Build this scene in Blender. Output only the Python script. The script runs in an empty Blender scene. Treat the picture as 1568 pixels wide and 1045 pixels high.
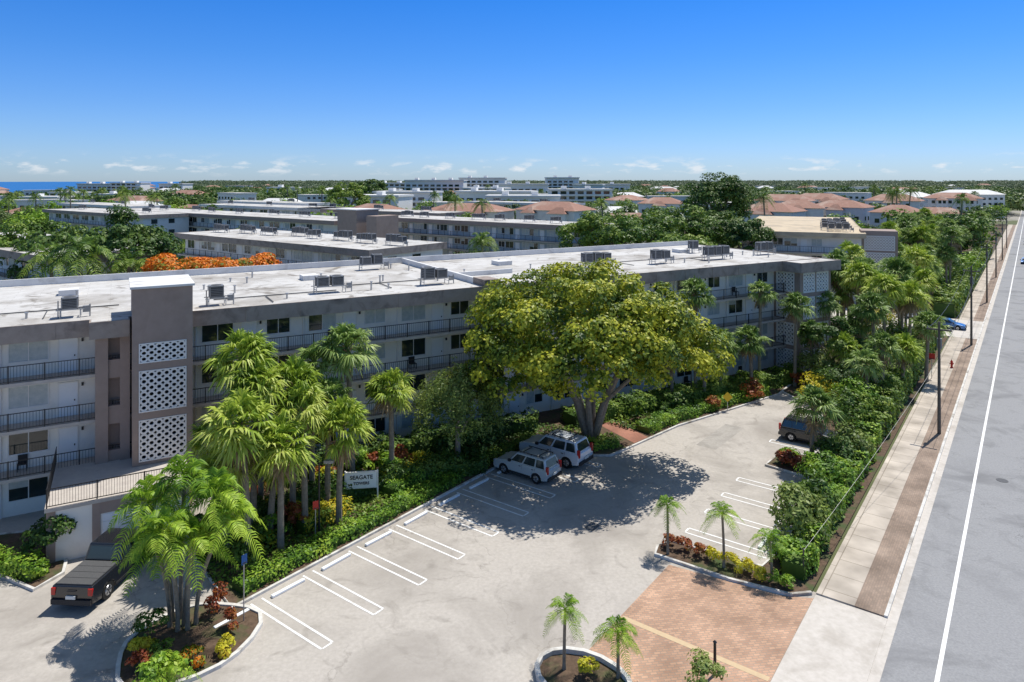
import bpy, bmesh, math, random
import numpy as np
from mathutils import Vector, Matrix
random.seed(7); rng=np.random.default_rng(7)
scn=bpy.context.scene
R_=math.radians
# ------------------------------------------------------------------ helpers
def link(o,parent=None):
    scn.collection.objects.link(o)
    if parent: o.parent=parent
    return o
def empty(name,loc=(0,0,0),rot=0):
    o=bpy.data.objects.new(name,None); o.location=(loc[0],loc[1],loc[2] if len(loc)>2 else 0); o.rotation_euler=(0,0,rot); o.empty_display_size=.5
    return link(o)
def W(p,q): return (.6*p+.8*q,.8*p-.6*q)      # road frame: p along the road, q to its right
ROAD_ANG=math.atan2(.8,.6)
class MB:
    def __init__(s): s.v=[];s.f=[];s.m=[];s.mats=[]
    def mi(s,m):
        if m not in s.mats: s.mats.append(m)
        return s.mats.index(m)
    def add(s,vs,fs,m):
        b=len(s.v); s.v+=[tuple(x) for x in vs]; k=s.mi(m)
        for f in fs: s.f.append([b+i for i in f]); s.m.append(k)
    def box(s,x0,x1,y0,y1,z0,z1,m,tf=None):
        vs=[(x0,y0,z0),(x1,y0,z0),(x1,y1,z0),(x0,y1,z0),(x0,y0,z1),(x1,y0,z1),(x1,y1,z1),(x0,y1,z1)]
        if tf: vs=[tf(*q) for q in vs]
        s.add(vs,[(3,2,1,0),(4,5,6,7),(0,1,5,4),(1,2,6,5),(2,3,7,6),(3,0,4,7)],m)
    def quad(s,pts,m): s.add(pts,[tuple(range(len(pts)))],m)
    def cyl(s,p0,p1,r0,r1,m,n=8,cap=True):
        p0=Vector(p0);p1=Vector(p1);d=(p1-p0).normalized()
        a=d.orthogonal().normalized();b=d.cross(a)
        vs=[]
        for p,r in((p0,r0),(p1,r1)):
            for i in range(n):
                t=2*math.pi*i/n; vs.append(p+a*(r*math.cos(t))+b*(r*math.sin(t)))
        fs=[(i,(i+1)%n,n+(i+1)%n,n+i) for i in range(n)]
        if cap: fs+=[tuple(range(n))[::-1],tuple(range(n,2*n))]
        s.add(vs,fs,m)
    def mesh(s,name):
        me=bpy.data.meshes.new(name); me.from_pydata(s.v,[],s.f)
        for m in s.mats: me.materials.append(m)
        me.polygons.foreach_set('material_index',s.m); me.update(); return me
    def obj(s,name,parent=None,bevel=0):
        o=bpy.data.objects.new(name,s.mesh(name)); link(o,parent)
        if bevel:
            b=o.modifiers.new('b','BEVEL'); b.width=bevel; b.segments=2; b.limit_method='ANGLE'; b.angle_limit=R_(25)
        return o
# ------------------------------------------------------------------ materials
def mat(name,c1,c2=None,scale=2,rough=.8,c3=None,s3=.15,t3=(.5,.65),bump=0,spec=.3,metal=0,detail=6,cracks=None,c4=None,s4=.6,t4=(.55,.62),f4=.8,seam=None):
    m=bpy.data.materials.new(name); m.use_nodes=True; nt=m.node_tree; N=nt.nodes; L=nt.links
    b=N['Principled BSDF']; b.inputs['Roughness'].default_value=rough; b.inputs['Metallic'].default_value=metal
    b.inputs['Specular IOR Level'].default_value=spec
    b.inputs['Base Color'].default_value=(*c1,1)
    if c2:
        tc=N.new('ShaderNodeTexCoord')
        n=N.new('ShaderNodeTexNoise'); n.inputs['Scale'].default_value=scale; n.inputs['Detail'].default_value=detail; n.inputs['Roughness'].default_value=.65
        L.new(tc.outputs['Object'],n.inputs['Vector'])
        r=N.new('ShaderNodeValToRGB'); r.color_ramp.elements[0].position=.32; r.color_ramp.elements[1].position=.68
        r.color_ramp.elements[0].color=(*c1,1); r.color_ramp.elements[1].color=(*c2,1)
        L.new(n.outputs['Fac'],r.inputs['Fac']); out=r.outputs['Color']
        def layer(out,col,s,t,f=1,dist=.6):
            n3=N.new('ShaderNodeTexNoise'); n3.inputs['Scale'].default_value=s; n3.inputs['Detail'].default_value=9; n3.inputs['Roughness'].default_value=.62; n3.inputs['Distortion'].default_value=dist
            L.new(tc.outputs['Object'],n3.inputs['Vector'])
            mr=N.new('ShaderNodeMapRange'); mr.inputs[1].default_value=t[0]; mr.inputs[2].default_value=t[1]; mr.inputs[4].default_value=f
            L.new(n3.outputs['Fac'],mr.inputs[0])
            mx=N.new('ShaderNodeMixRGB'); L.new(mr.outputs[0],mx.inputs[0]); L.new(out,mx.inputs[1]); mx.inputs[2].default_value=(*col,1); return mx.outputs[0]
        if c3: out=layer(out,c3,s3,t3)
        if c4: out=layer(out,c4,s4,t4,f4,1.5)
        if cracks:
            sc,wd,col=cracks
            nd=N.new('ShaderNodeTexNoise'); nd.inputs['Scale'].default_value=sc*2.5; nd.inputs['Detail'].default_value=6; L.new(tc.outputs['Object'],nd.inputs[0])
            sm=N.new('ShaderNodeVectorMath'); sm.operation='SCALE'; sm.inputs['Scale'].default_value=.7/sc; L.new(nd.outputs['Color'],sm.inputs[0]); 
            av=N.new('ShaderNodeVectorMath'); av.operation='ADD'; L.new(tc.outputs['Object'],av.inputs[0]); L.new(sm.outputs[0],av.inputs[1])
            vo=N.new('ShaderNodeTexVoronoi'); vo.feature='DISTANCE_TO_EDGE'; vo.inputs['Scale'].default_value=sc; L.new(av.outputs[0],vo.inputs[0])
            m1=N.new('ShaderNodeMapRange'); m1.inputs[1].default_value=0; m1.inputs[2].default_value=wd; m1.inputs[3].default_value=1; m1.inputs[4].default_value=0; L.new(vo.outputs['Distance'],m1.inputs[0])
            nm=N.new('ShaderNodeTexNoise'); nm.inputs['Scale'].default_value=sc*.6; L.new(tc.outputs['Object'],nm.inputs[0])
            m2=N.new('ShaderNodeMapRange'); m2.inputs[1].default_value=.46; m2.inputs[2].default_value=.60; m2.inputs[4].default_value=.6; L.new(nm.outputs[0],m2.inputs[0])
            mu=N.new('ShaderNodeMath'); mu.operation='MULTIPLY'; L.new(m1.outputs[0],mu.inputs[0]); L.new(m2.outputs[0],mu.inputs[1])
            mx=N.new('ShaderNodeMixRGB'); L.new(mu.outputs[0],mx.inputs[0]); L.new(out,mx.inputs[1]); mx.inputs[2].default_value=(*col,1); out=mx.outputs[0]
        if seam:
            t=N.new('ShaderNodeTexBrick'); t.inputs['Scale'].default_value=seam; t.inputs['Mortar Size'].default_value=.012; t.inputs['Brick Width'].default_value=2.5; t.inputs['Row Height'].default_value=.5
            t.inputs['Color1'].default_value=(1,1,1,1); t.inputs['Color2'].default_value=(.93,.93,.92,1); t.inputs['Mortar'].default_value=(.72,.71,.69,1); L.new(tc.outputs['Object'],t.inputs[0])
            mx=N.new('ShaderNodeMixRGB'); mx.blend_type='MULTIPLY'; mx.inputs[0].default_value=1; L.new(out,mx.inputs[1]); L.new(t.outputs[0],mx.inputs[2]); out=mx.outputs[0]
        L.new(out,b.inputs['Base Color'])
        if bump:
            bp=N.new('ShaderNodeBump'); bp.inputs['Strength'].default_value=bump; bp.inputs['Distance'].default_value=.03
            L.new(n.outputs['Fac'],bp.inputs['Height']); L.new(bp.outputs[0],b.inputs['Normal'])
    return m
def leafmat(name,cols,trans=.35,nscale=.35,rough=.5,isl=.5,nz=1.5,off=.12):
    m=bpy.data.materials.new(name); m.use_nodes=True; nt=m.node_tree; N=nt.nodes; L=nt.links
    b=N['Principled BSDF']; b.inputs['Roughness'].default_value=rough; b.inputs['Specular IOR Level'].default_value=.3
    g=N.new('ShaderNodeNewGeometry'); tc=N.new('ShaderNodeTexCoord')
    n=N.new('ShaderNodeTexNoise'); n.inputs['Scale'].default_value=nscale; n.inputs['Detail'].default_value=2; L.new(tc.outputs['Object'],n.inputs['Vector'])
    oi=N.new('ShaderNodeObjectInfo')
    a=N.new('ShaderNodeMath'); a.operation='MULTIPLY_ADD'; a.inputs[1].default_value=isl; L.new(g.outputs['Random Per Island'],a.inputs[0])
    s=N.new('ShaderNodeMath'); s.operation='MULTIPLY_ADD'; s.inputs[1].default_value=nz; s.inputs[2].default_value=-.5*nz+off; L.new(n.outputs['Fac'],s.inputs[0]); L.new(s.outputs[0],a.inputs[2])
    o2=N.new('ShaderNodeMath'); o2.operation='MULTIPLY_ADD'; o2.inputs[1].default_value=.25; L.new(oi.outputs['Random'],o2.inputs[0]); L.new(a.outputs[0],o2.inputs[2])
    r=N.new('ShaderNodeValToRGB'); e=r.color_ramp.elements
    e[0].position=.0; e[0].color=(*cols[0],1); e[1].position=.9; e[1].color=(*cols[-1],1)
    for i,c in enumerate(cols[1:-1]):
        x=e.new(.9*(i+1)/(len(cols)-1)); x.color=(*c,1)
    L.new(o2.outputs[0],r.inputs['Fac']); L.new(r.outputs[0],b.inputs['Base Color'])
    t=N.new('ShaderNodeBsdfTranslucent'); L.new(r.outputs[0],t.inputs['Color'])
    mx=N.new('ShaderNodeMixShader'); mx.inputs[0].default_value=trans
    L.new(b.outputs[0],mx.inputs[1]); L.new(t.outputs[0],mx.inputs[2]); L.new(mx.outputs[0],N['Material Output'].inputs['Surface'])
    return m
M={}
M['ground']=mat('ground_soil',(.08,.10,.04),(.14,.15,.07),.2,.95,c3=(.30,.28,.24),s3=.012,t3=(.5,.56))
M['lot']=mat('worn_asphalt',(.41,.375,.33),(.50,.46,.41),5,.9,c3=(.32,.29,.255),s3=.14,t3=(.44,.66),bump=.15,c4=(.26,.235,.205),s4=.5,t4=(.54,.72),f4=.7,cracks=(.16,.007,(.17,.15,.13)))
M['patch']=mat('asphalt_patch',(.33,.305,.27),(.41,.38,.34),5,.9,c3=(.28,.26,.23),s3=.4)
M['road']=mat('road_asphalt',(.245,.245,.25),(.32,.32,.32),9,.9,c3=(.205,.205,.208),s3=.2,bump=.2,c4=(.16,.16,.16),s4=.35,t4=(.54,.74),f4=.6,cracks=(.18,.004,(.12,.12,.12)))
M['conc']=mat('concrete',(.50,.46,.405),(.60,.555,.50),3,.9,c3=(.38,.34,.29),s3=.35,t3=(.50,.70))
M['kerb']=mat('kerb_concrete',(.55,.53,.49),(.70,.68,.64),4,.9,c3=(.32,.29,.25),s3=.8)
M['mulch']=mat('mulch',(.07,.045,.03),(.15,.10,.065),5,.95,c3=(.06,.09,.03),s3=.5)
M['white_line']=mat('line_paint',(.88,.88,.86),(.74,.73,.70),7,.8,c3=(.54,.51,.46),s3=1.5,t3=(.54,.74))
M['yellow_line']=mat('yellow_paint',(.65,.42,.05),(.55,.36,.06),5,.8)
M['wall']=mat('cream_stucco',(.90,.86,.78),(.85,.81,.73),1.2,.85,c3=(.70,.65,.57),s3=.4,t3=(.55,.8))
M['wall2']=mat('white_stucco',(.82,.81,.78),(.74,.73,.70),1.0,.85)
M['brown']=mat('taupe_stucco',(.38,.29,.245),(.325,.25,.21),1.2,.85,c3=(.27,.20,.165),s3=.3,t3=(.55,.8))
M['fascia']=mat('fascia_stucco',(.38,.315,.27),(.30,.25,.215),1.6,.85,c3=(.18,.145,.125),s3=.7,t3=(.50,.70))
M['roof']=mat('roof_membrane',(.62,.605,.575),(.52,.50,.47),.9,.85,c3=(.39,.365,.33),s3=.22,t3=(.48,.64),c4=(.22,.195,.165),s4=.35,t4=(.56,.66),f4=.85,seam=.8)
M['roof_tan']=mat('roof_tan',(.60,.49,.34),(.50,.41,.29),.8,.85,c3=(.36,.30,.22),s3=.2)
M['parapet']=mat('parapet_white',(.74,.73,.71),(.66,.65,.63),1.5,.8,c3=(.45,.43,.40),s3=.6,t3=(.55,.75))
M['slab']=mat('slab_edge',(.55,.50,.44),(.45,.40,.36),2,.85)
M['black']=mat('black_metal',(.018,.018,.02),rough=.45,spec=.5)
M['glass']=mat('window_glass',(.02,.035,.035),rough=.06,spec=.8)
M['glass2']=mat('window_blinds',(.55,.58,.56),(.38,.44,.44),3,.35,spec=.6)
M['frame']=mat('window_frame',(.80,.78,.74),rough=.5)
M['door']=mat('white_door',(.86,.87,.87),(.82,.83,.83),1,.5)
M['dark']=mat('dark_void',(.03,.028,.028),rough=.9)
M['breeze']=mat('breeze_block',(.90,.88,.85),(.82,.80,.77),2,.8)
M['acg']=mat('ac_metal',(.34,.34,.34),(.26,.26,.26),3,.5,metal=.4)
M['acd']=mat('ac_coil',(.07,.07,.07),(.11,.11,.11),20,.6)
M['pipe']=mat('galvanised',(.45,.45,.45),rough=.4,metal=.6)
M['tile']=mat('clay_tile',(.37,.20,.145),(.27,.15,.11),1.5,.85,c3=(.42,.30,.235),s3=.15)
M['bark']=mat('palm_bark',(.30,.26,.20),(.18,.15,.115),5,.95,bump=.4)
M['bark2']=mat('tree_bark',(.32,.27,.215),(.19,.16,.125),4,.95,bump=.4)
M['wood']=mat('pole_wood',(.10,.085,.07),(.15,.13,.11),4,.9)
M['ocean']=mat('ocean_water',(.01,.11,.33),(.012,.14,.38),.01,.6)
M['blue']=mat('balcony_blue',(.42,.50,.54),(.36,.43,.47),.5,.8)
M['tyre']=mat('tyre',(.02,.02,.02),rough=.85)
M['rim']=mat('alloy',(.55,.56,.58),rough=.3,metal=.8)
M['red']=mat('red_lens',(.5,.02,.015),rough=.2,spec=.6)
M['lens']=mat('clear_lens',(.7,.72,.75),rough=.1,spec=.8)
M['trim']=mat('black_trim',(.03,.03,.032),rough=.6)
M['plate']=mat('plate',(.7,.7,.66),rough=.5)
M['redpaint']=mat('red_paint',(.5,.03,.02),rough=.4)
M['signyel']=mat('sign_yellow',(.75,.5,.03),rough=.4)
def brickmat(name,c1,c2,mortar,scale,bw=.5,rh=.25,ang=0,ms=.02,lo=.62):
    m=bpy.data.materials.new(name); m.use_nodes=True; nt=m.node_tree; N=nt.nodes; L=nt.links
    b=N['Principled BSDF']; b.inputs['Roughness'].default_value=.9; b.inputs['Specular IOR Level'].default_value=.2
    tc=N.new('ShaderNodeTexCoord'); mp=N.new('ShaderNodeMapping'); mp.inputs['Rotation'].default_value=(0,0,ang); L.new(tc.outputs['Object'],mp.inputs[0])
    t=N.new('ShaderNodeTexBrick'); t.inputs['Scale'].default_value=scale; t.inputs['Mortar Size'].default_value=ms; t.inputs['Brick Width'].default_value=bw; t.inputs['Row Height'].default_value=rh
    t.inputs['Color1'].default_value=(*c1,1); t.inputs['Color2'].default_value=(*c2,1); t.inputs['Mortar'].default_value=(*mortar,1); L.new(mp.outputs[0],t.inputs[0])
    n=N.new('ShaderNodeTexNoise'); n.inputs['Scale'].default_value=.5; n.inputs['Detail'].default_value=8; L.new(tc.outputs['Object'],n.inputs[0])
    r=N.new('ShaderNodeValToRGB'); r.color_ramp.elements[0].position=.3; r.color_ramp.elements[1].position=.7; r.color_ramp.elements[0].color=(lo,lo*.97,lo*.93,1); r.color_ramp.elements[1].color=(1.1,1.08,1.05,1); L.new(n.outputs[0],r.inputs[0])
    mx=N.new('ShaderNodeMixRGB'); mx.blend_type='MULTIPLY'; mx.inputs[0].default_value=1; L.new(t.outputs[0],mx.inputs[1]); L.new(r.outputs[0],mx.inputs[2]); L.new(mx.outputs[0],b.inputs['Base Color'])
    return m
M['brick']=brickmat('brick_pavers',(.60,.38,.26),(.43,.27,.19),(.36,.28,.22),1.7,ang=-ROAD_ANG+.78,ms=.03,lo=.68)
M['brickv']=brickmat('verge_pavers',(.38,.29,.23),(.30,.235,.19),(.27,.22,.18),2.2,ang=-ROAD_ANG)
M['brickp']=brickmat('path_pavers',(.42,.19,.13),(.34,.15,.11),(.30,.2,.16),3,ang=-ROAD_ANG)
M['walk']=brickmat('sidewalk_concrete',(.58,.52,.45),(.50,.45,.39),(.32,.28,.23),.3,bw=.5,rh=.5,ang=-ROAD_ANG,ms=.008)
LF={}
LF['sabal']=leafmat('sabal_fronds',[(.05,.10,.02),(.14,.24,.045),(.28,.39,.09),(.43,.52,.18)],.28,.5)
LF['sabal_y']=leafmat('sabal_fronds_yellow',[(.09,.16,.015),(.25,.37,.035),(.45,.55,.07),(.62,.66,.18)],.3,.5)
LF['feather']=leafmat('feather_fronds',[(.04,.12,.01),(.14,.28,.018),(.29,.45,.03),(.44,.58,.06)],.3,.5)
LF['big']=leafmat('big_tree_leaves',[(.018,.045,.008),(.07,.13,.014),(.22,.28,.022),(.50,.50,.035)],.22,.5,isl=.5,nz=1.9,off=.2)
LF['dk']=leafmat('dark_leaves',[(.015,.045,.01),(.045,.105,.016),(.10,.175,.028),(.18,.25,.04)],.22,.4)
LF['md']=leafmat('mid_leaves',[(.022,.06,.01),(.08,.16,.02),(.17,.27,.032),(.30,.38,.06)],.25,.45,nz=1.8)
LF['hedge']=leafmat('hedge_leaves',[(.035,.10,.01),(.13,.26,.02),(.25,.40,.032),(.40,.50,.06)],.25,.7,nz=1.8)
LF['yel']=leafmat('yellow_leaves',[(.20,.24,.02),(.50,.48,.03),(.70,.62,.04),(.5,.34,.03)],.3,.8)
LF['redl']=leafmat('red_leaves',[(.10,.05,.02),(.30,.06,.03),(.40,.14,.03),(.16,.20,.03)],.3,.8)
LF['org']=leafmat('poinciana_leaves',[(.06,.15,.015),(.14,.23,.02),(.66,.19,.012),(.85,.25,.012)],.25,.45,nz=1.8)
LF['wil']=leafmat('weeping_leaves',[(.06,.10,.025),(.15,.22,.045),(.27,.34,.08),(.40,.45,.15)],.3,.6)
LF['far']=leafmat('haze_paled_leaves',[(.04,.08,.025),(.08,.135,.035),(.14,.20,.05),(.23,.28,.08)],.2,.05)  # paler greens: distance haze put into the leaf colour
LF['far2']=leafmat('haze_tinted_leaves',[(.06,.095,.055),(.09,.135,.07),(.13,.18,.085),(.18,.23,.105)],.2,.02)  # bluish, paler still: painted haze for the farthest groves
LF['dead']=leafmat('dead_fronds',[(.16,.11,.06),(.28,.2,.11),(.36,.27,.15)],.1,.5)
# ------------------------------------------------------------------ foliage
def unit(a): return a/np.maximum(np.linalg.norm(a,axis=1,keepdims=True),1e-6)
def leaf_quads(P,N,size,asp=.55,jit=.7):
    n=len(P); nn=unit(unit(N)+jit*rng.normal(size=(n,3))*.6+np.array([0,0,.25]))
    t=unit(np.cross(nn,rng.normal(size=(n,3)))); b=np.cross(nn,t)
    s=(size*(.6+.8*rng.random((n,1))))*.5
    V=np.empty((n,4,3)); V[:,0]=P+t*s; V[:,1]=P+b*s*asp; V[:,2]=P-t*s; V[:,3]=P-b*s*asp
    return V.reshape(-1,3)
def quads_obj(name,V,mt,parent=None,mesh_only=False):
    n=len(V)//4; me=bpy.data.meshes.new(name)
    me.vertices.add(n*4); me.vertices.foreach_set('co',V.astype(np.float32).ravel())
    me.loops.add(n*4); me.loops.foreach_set('vertex_index',np.arange(n*4,dtype=np.int32))
    me.polygons.add(n); me.polygons.foreach_set('loop_start',np.arange(0,n*4,4,dtype=np.int32)); me.polygons.foreach_set('loop_total',np.full(n,4,dtype=np.int32))
    me.materials.append(mt); me.update(calc_edges=True)
    if mesh_only: return me
    return link(bpy.data.objects.new(name,me),parent)
def clump_pts(c,r,n,low=-.5):
    d=unit(rng.normal(size=(n,3))); d[:,2]=np.where(d[:,2]<low,-d[:,2],d[:,2])
    rad=(.55+.45*np.sqrt(rng.random((n,1))))
    return np.array(c)+d*rad*np.array(r),d
def crown(centre,radii,ncl,nlf,size,clr=(.16,.26),low=-.45,asp=.55,flat=1,inner=.5):
    c=np.array(centre);r=np.array(radii);Vs=[]
    k=nlf//ncl
    for i in range(ncl):
        d=unit(rng.normal(size=(1,3)))[0]
        if d[2]<low: d[2]*=-.6
        q=c+d*r*(inner+(.95-inner)*rng.random()**.5)
        cr=r.mean()*rng.uniform(*clr)
        P,N=clump_pts(q,(cr*1.15,cr*1.15,cr*.8*flat),k)
        Vs.append(leaf_quads(P,N+.5*d,size,asp))
    return np.concatenate(Vs)
def broad_tree(name,x,y,H,R,mt,rz=None,ncl=60,nlf=9000,size=.4,trunk=.35,limbs=7,cx=0,cy=0,low=-.45,bark=None,flat=1):
    e=empty(name,(x,y,0)); rz=rz or R*.75; cz=H-rz
    mb=MB(); bk=bark or M['bark2']
    f=Vector((cx*.2,cy*.2,max(1.2,(cz-rz)*.8+.6)))
    mb.cyl((0,0,0),f,trunk,trunk*.75,bk,10)
    for i in range(limbs):
        a=2*math.pi*i/limbs+random.random()*.6; rr=R*random.uniform(.35,.75)
        t=Vector((cx+rr*math.cos(a),cy+rr*math.sin(a),cz+rz*random.uniform(-.3,.5)))
        mid=f.lerp(t,.5)+Vector((0,0,.12*R))
        mb.cyl(f,mid,trunk*.5,trunk*.34,bk,7); mb.cyl(mid,t,trunk*.34,trunk*.1,bk,6)
        for k in range(2):
            t2=t+Vector((random.uniform(-1,1),random.uniform(-1,1),random.uniform(0,.8)))*R*.22
            mb.cyl(mid.lerp(t,.5),t2,trunk*.18,trunk*.06,bk,5)
    mb.obj('trunk_and_limbs',e)
    quads_obj('crown',crown((cx,cy,cz),(R,R,rz),ncl,nlf,size,low=low,flat=flat),mt,e)
    return e
def shrub(name,x,y,r,h,mt,nlf=900,size=.2,z=.1,ncl=8):
    V=crown((0,0,h*.5),(r,r,h*.5),ncl,nlf,size,clr=(.3,.6))
    V[:,2]=np.abs(V[:,2])
    o=quads_obj(name,V,mt); o.location=(x,y,z); return o
def hedge(name,pts,w,h,mt,dens=120,size=.16,z0=.1,wob=.25):
    e=empty(name); Vs=[]; mb=MB()
    for (a,b) in zip(pts[:-1],pts[1:]):
        a=np.array(a[:2]);b=np.array(b[:2]);L=np.linalg.norm(b-a);d=(b-a)/L;nn=np.array([-d[1],d[0]])
        area=L*(2*h+w); n=int(area*dens)
        t=rng.random(n)*L; u=rng.random(n)*(2*h+w)
        side=np.where(u<h,-1,np.where(u<2*h,1,0))
        off=np.where(side==0,(u-2*h)-w/2,side*w/2); zz=np.where(side==-1,u,np.where(side==1,u-h,h))
        hn=1+wob*(np.sin(t*1.3+a[0])+np.sin(t*3.1+a[1]))*.5
        zz=zz*hn+rng.normal(size=n)*.06; off=off*(1+.18*np.sin(t*2.3+a[1]))+rng.normal(size=n)*.07
        P=np.stack([a[0]+d[0]*t+nn[0]*off,a[1]+d[1]*t+nn[1]*off,z0+np.maximum(zz,.02)],1)
        N=np.stack([nn[0]*side,nn[1]*side,np.where(side==0,1.,.3)],1)
        Vs.append(leaf_quads(P,N,size))
        hw=w/2-.14; hh=h*(1-wob*.9)-.1
        if hh>.08 and hw>.05:
            c=[a+nn*hw,a-nn*hw,b-nn*hw,b+nn*hw]
            vs=[(*q,z0-.08) for q in c]+[(*q,z0+hh) for q in c]
            mb.add(vs,[(4,5,6,7),(0,1,5,4),(1,2,6,5),(2,3,7,6),(3,0,4,7)],LF['dk'])
    quads_obj('leaves',np.concatenate(Vs),mt,e)
    if mb.v: mb.obj('dark_core',e)  # solid dark-green box added inside the leaves to stop see-through
    return e
def cover(name,poly,dens,size,mt,z=.1,h=.35):
    P=np.array(poly); Vs=[]; c=P.mean(0)
    for i in range(len(P)):
        a,b=P[i],P[(i+1)%len(P)]
        ar=abs((a[0]-c[0])*(b[1]-c[1])-(a[1]-c[1])*(b[0]-c[0]))/2; n=int(ar*dens)
        if n<1: continue
        r1=np.sqrt(rng.random((n,1)));r2=rng.random((n,1)); q=c*(1-r1)+(a*(1-r2)+b*r2)*r1
        zz=z+h*(.35+.65*rng.random(n))*(.7+.3*np.sin(q[:,0]*2.1)*np.cos(q[:,1]*1.7))
        pts=np.concatenate([q,zz[:,None]],1); N=rng.normal(size=(n,3))*.4+np.array([0,0,1])
        Vs.append(leaf_quads(pts,N,size))
    return quads_obj(name,np.concatenate(Vs),mt)
def sabal_mesh(name,R,nf,seed,mt):
    r=random.Random(seed); mb=MB()
    for i in range(nf):
        dead=i<4
        az=i*2.399+r.uniform(-.3,.3); el=R_(r.uniform(-40,88)) if not dead else R_(r.uniform(-80,-55))
        m=LF['dead'] if dead else mt
        d=Vector((math.cos(az)*math.cos(el),math.sin(az)*math.cos(el),math.sin(el)))
        side=d.cross(Vector((0,0,1)))
        side=side.normalized() if side.length>.05 else Vector((1,0,0))
        up=side.cross(d).normalized()
        pl=R*r.uniform(.36,.56); e=d*pl+Vector((0,0,-.08*pl))
        mb.cyl((0,0,0),e,.022*R,.012*R,m,3,False)
        nl=21; L=R*r.uniform(.45,.62)
        tw=r.uniform(-.7,.7)
        sd=(side*math.cos(tw)+up*math.sin(tw)); 
        for k in range(nl):
            a=R_(-115+230*k/(nl-1)); ld=(d*math.cos(a)+sd*math.sin(a)+Vector((0,0,.10))+Vector((r.uniform(-.1,.1),r.uniform(-.1,.1),r.uniform(-.1,.1)))).normalized()
            l=L*(1-.25*abs(a)/1.9)*r.uniform(.8,1.1)
            dr=r.uniform(.2,.6)*l
            mid=e+ld*l*.5+Vector((0,0,-dr*.10)); tip=e+ld*l*.9+Vector((0,0,-dr))
            w=ld.cross(up); w=w.normalized()*(.023*R)+up*r.uniform(-.018,.018)*R
            mb.add([e-w*.4,e+w*.4,mid+w,mid-w,tip],[(0,1,2,3),(3,2,4)],m)
    for i in range(14):
        a=i*2.4; mb.cyl((0,0,-.05*R-.03*i*R*.5),(math.cos(a)*.16*R,math.sin(a)*.16*R,-.03*i*R*.5+.1*R),.03*R,.015*R,LF['dead'],3)
    return mb.mesh(name)
def feather_mesh(name,L,nf,seed,mt,droop=.75,wid=.3,emin=5,emax=80,nst=16,lw=.03):
    r=random.Random(seed); mb=MB()
    for i in range(nf):
        az=i*2.399+r.uniform(-.25,.25); e=R_(emin+(emax-emin)*(i+.5)/nf+r.uniform(-8,8)); l=L*r.uniform(.85,1.1)
        h=Vector((math.cos(az),math.sin(az),0)); side=Vector((-h.y,h.x,0))
        def pt(t): return h*(l*t*math.cos(e)*(1-.1*t))+Vector((0,0,l*(t*math.sin(e)-droop*t*t*(.55+.45*math.cos(e)))))
        prev=pt(0)
        for j in range(1,7):
            q=pt(j/6); mb.cyl(prev,q,.012*L*(1.3-j/6),.012*L*(1.15-j/6),mt,3,False); prev=q
        for j in range(nst):
            t=.12+.86*(j+.5)/nst; p=pt(t); fw=(pt(min(1,t+.03))-pt(t-.03)).normalized()
            ll=wid*L*(math.sin(math.pi*min(.97,.12+t*.86))**.55)*r.uniform(.85,1.1)
            for sg in(-1,1):
                dd=(side*sg*.85+fw*.55+Vector((0,0,r.uniform(-.15,.35)))).normalized()
                w=fw*(lw*L)
                mid=p+dd*ll*.5; tip=p+dd*ll*.95+Vector((0,0,-.4*ll))
                mb.add([p-w*.4,p+w*.4,mid+w*.8,mid-w*.8,tip],[(0,1,2,3),(3,2,4)],mt)
    return mb.mesh(name)
SAB=[sabal_mesh('sabal_crown_%d'%i,1.0,44+4*(i%2),i,LF['sabal'] if i<3 else LF['sabal_y']) for i in range(5)]
FEA=[feather_mesh('feather_crown_%d'%i,1.0,17,20+i,LF['feather'],droop=.85,nst=22,lw=.02,emin=-5) for i in range(3)]
SFE=[feather_mesh('small_crown_%d'%i,1.0,17,40+i,LF['feather'],droop=.85,wid=.24,emin=-5,emax=72,nst=20,lw=.016) for i in range(3)]
COC=[feather_mesh('coconut_crown_%d'%i,1.0,22,60+i,LF['md'],droop=.9,wid=.22,emin=-15,emax=75,nst=20,lw=.018) for i in range(2)]
def palm(name,x,y,zc,R,meshes,tr=.17,lean=(0,0),z0=.05,idx=None):
    e=empty(name,(x,y,z0)); mb=MB(); n=9
    for i in range(n):
        a=i/n;b=(i+1)/n
        pa=Vector((lean[0]*a*a,lean[1]*a*a,(zc-z0)*a)); pb=Vector((lean[0]*b*b,lean[1]*b*b,(zc-z0)*b))
        mb.cyl(pa,pb,tr*(1.25 if i==0 else 1.04)*(1-.2*a),tr*(1-.2*b),M['bark'],9,i==n-1)
    mb.obj('trunk',e)
    o=bpy.data.objects.new('fronds',random.choice(meshes) if idx is None else meshes[idx]); link(o,e)
    o.location=(lean[0],lean[1],zc-z0); o.scale=(R,R,R*random.uniform(.85,1.05)); o.rotation_euler=(random.uniform(-.12,.12),random.uniform(-.12,.12),random.uniform(0,6.28))
    return e
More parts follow.
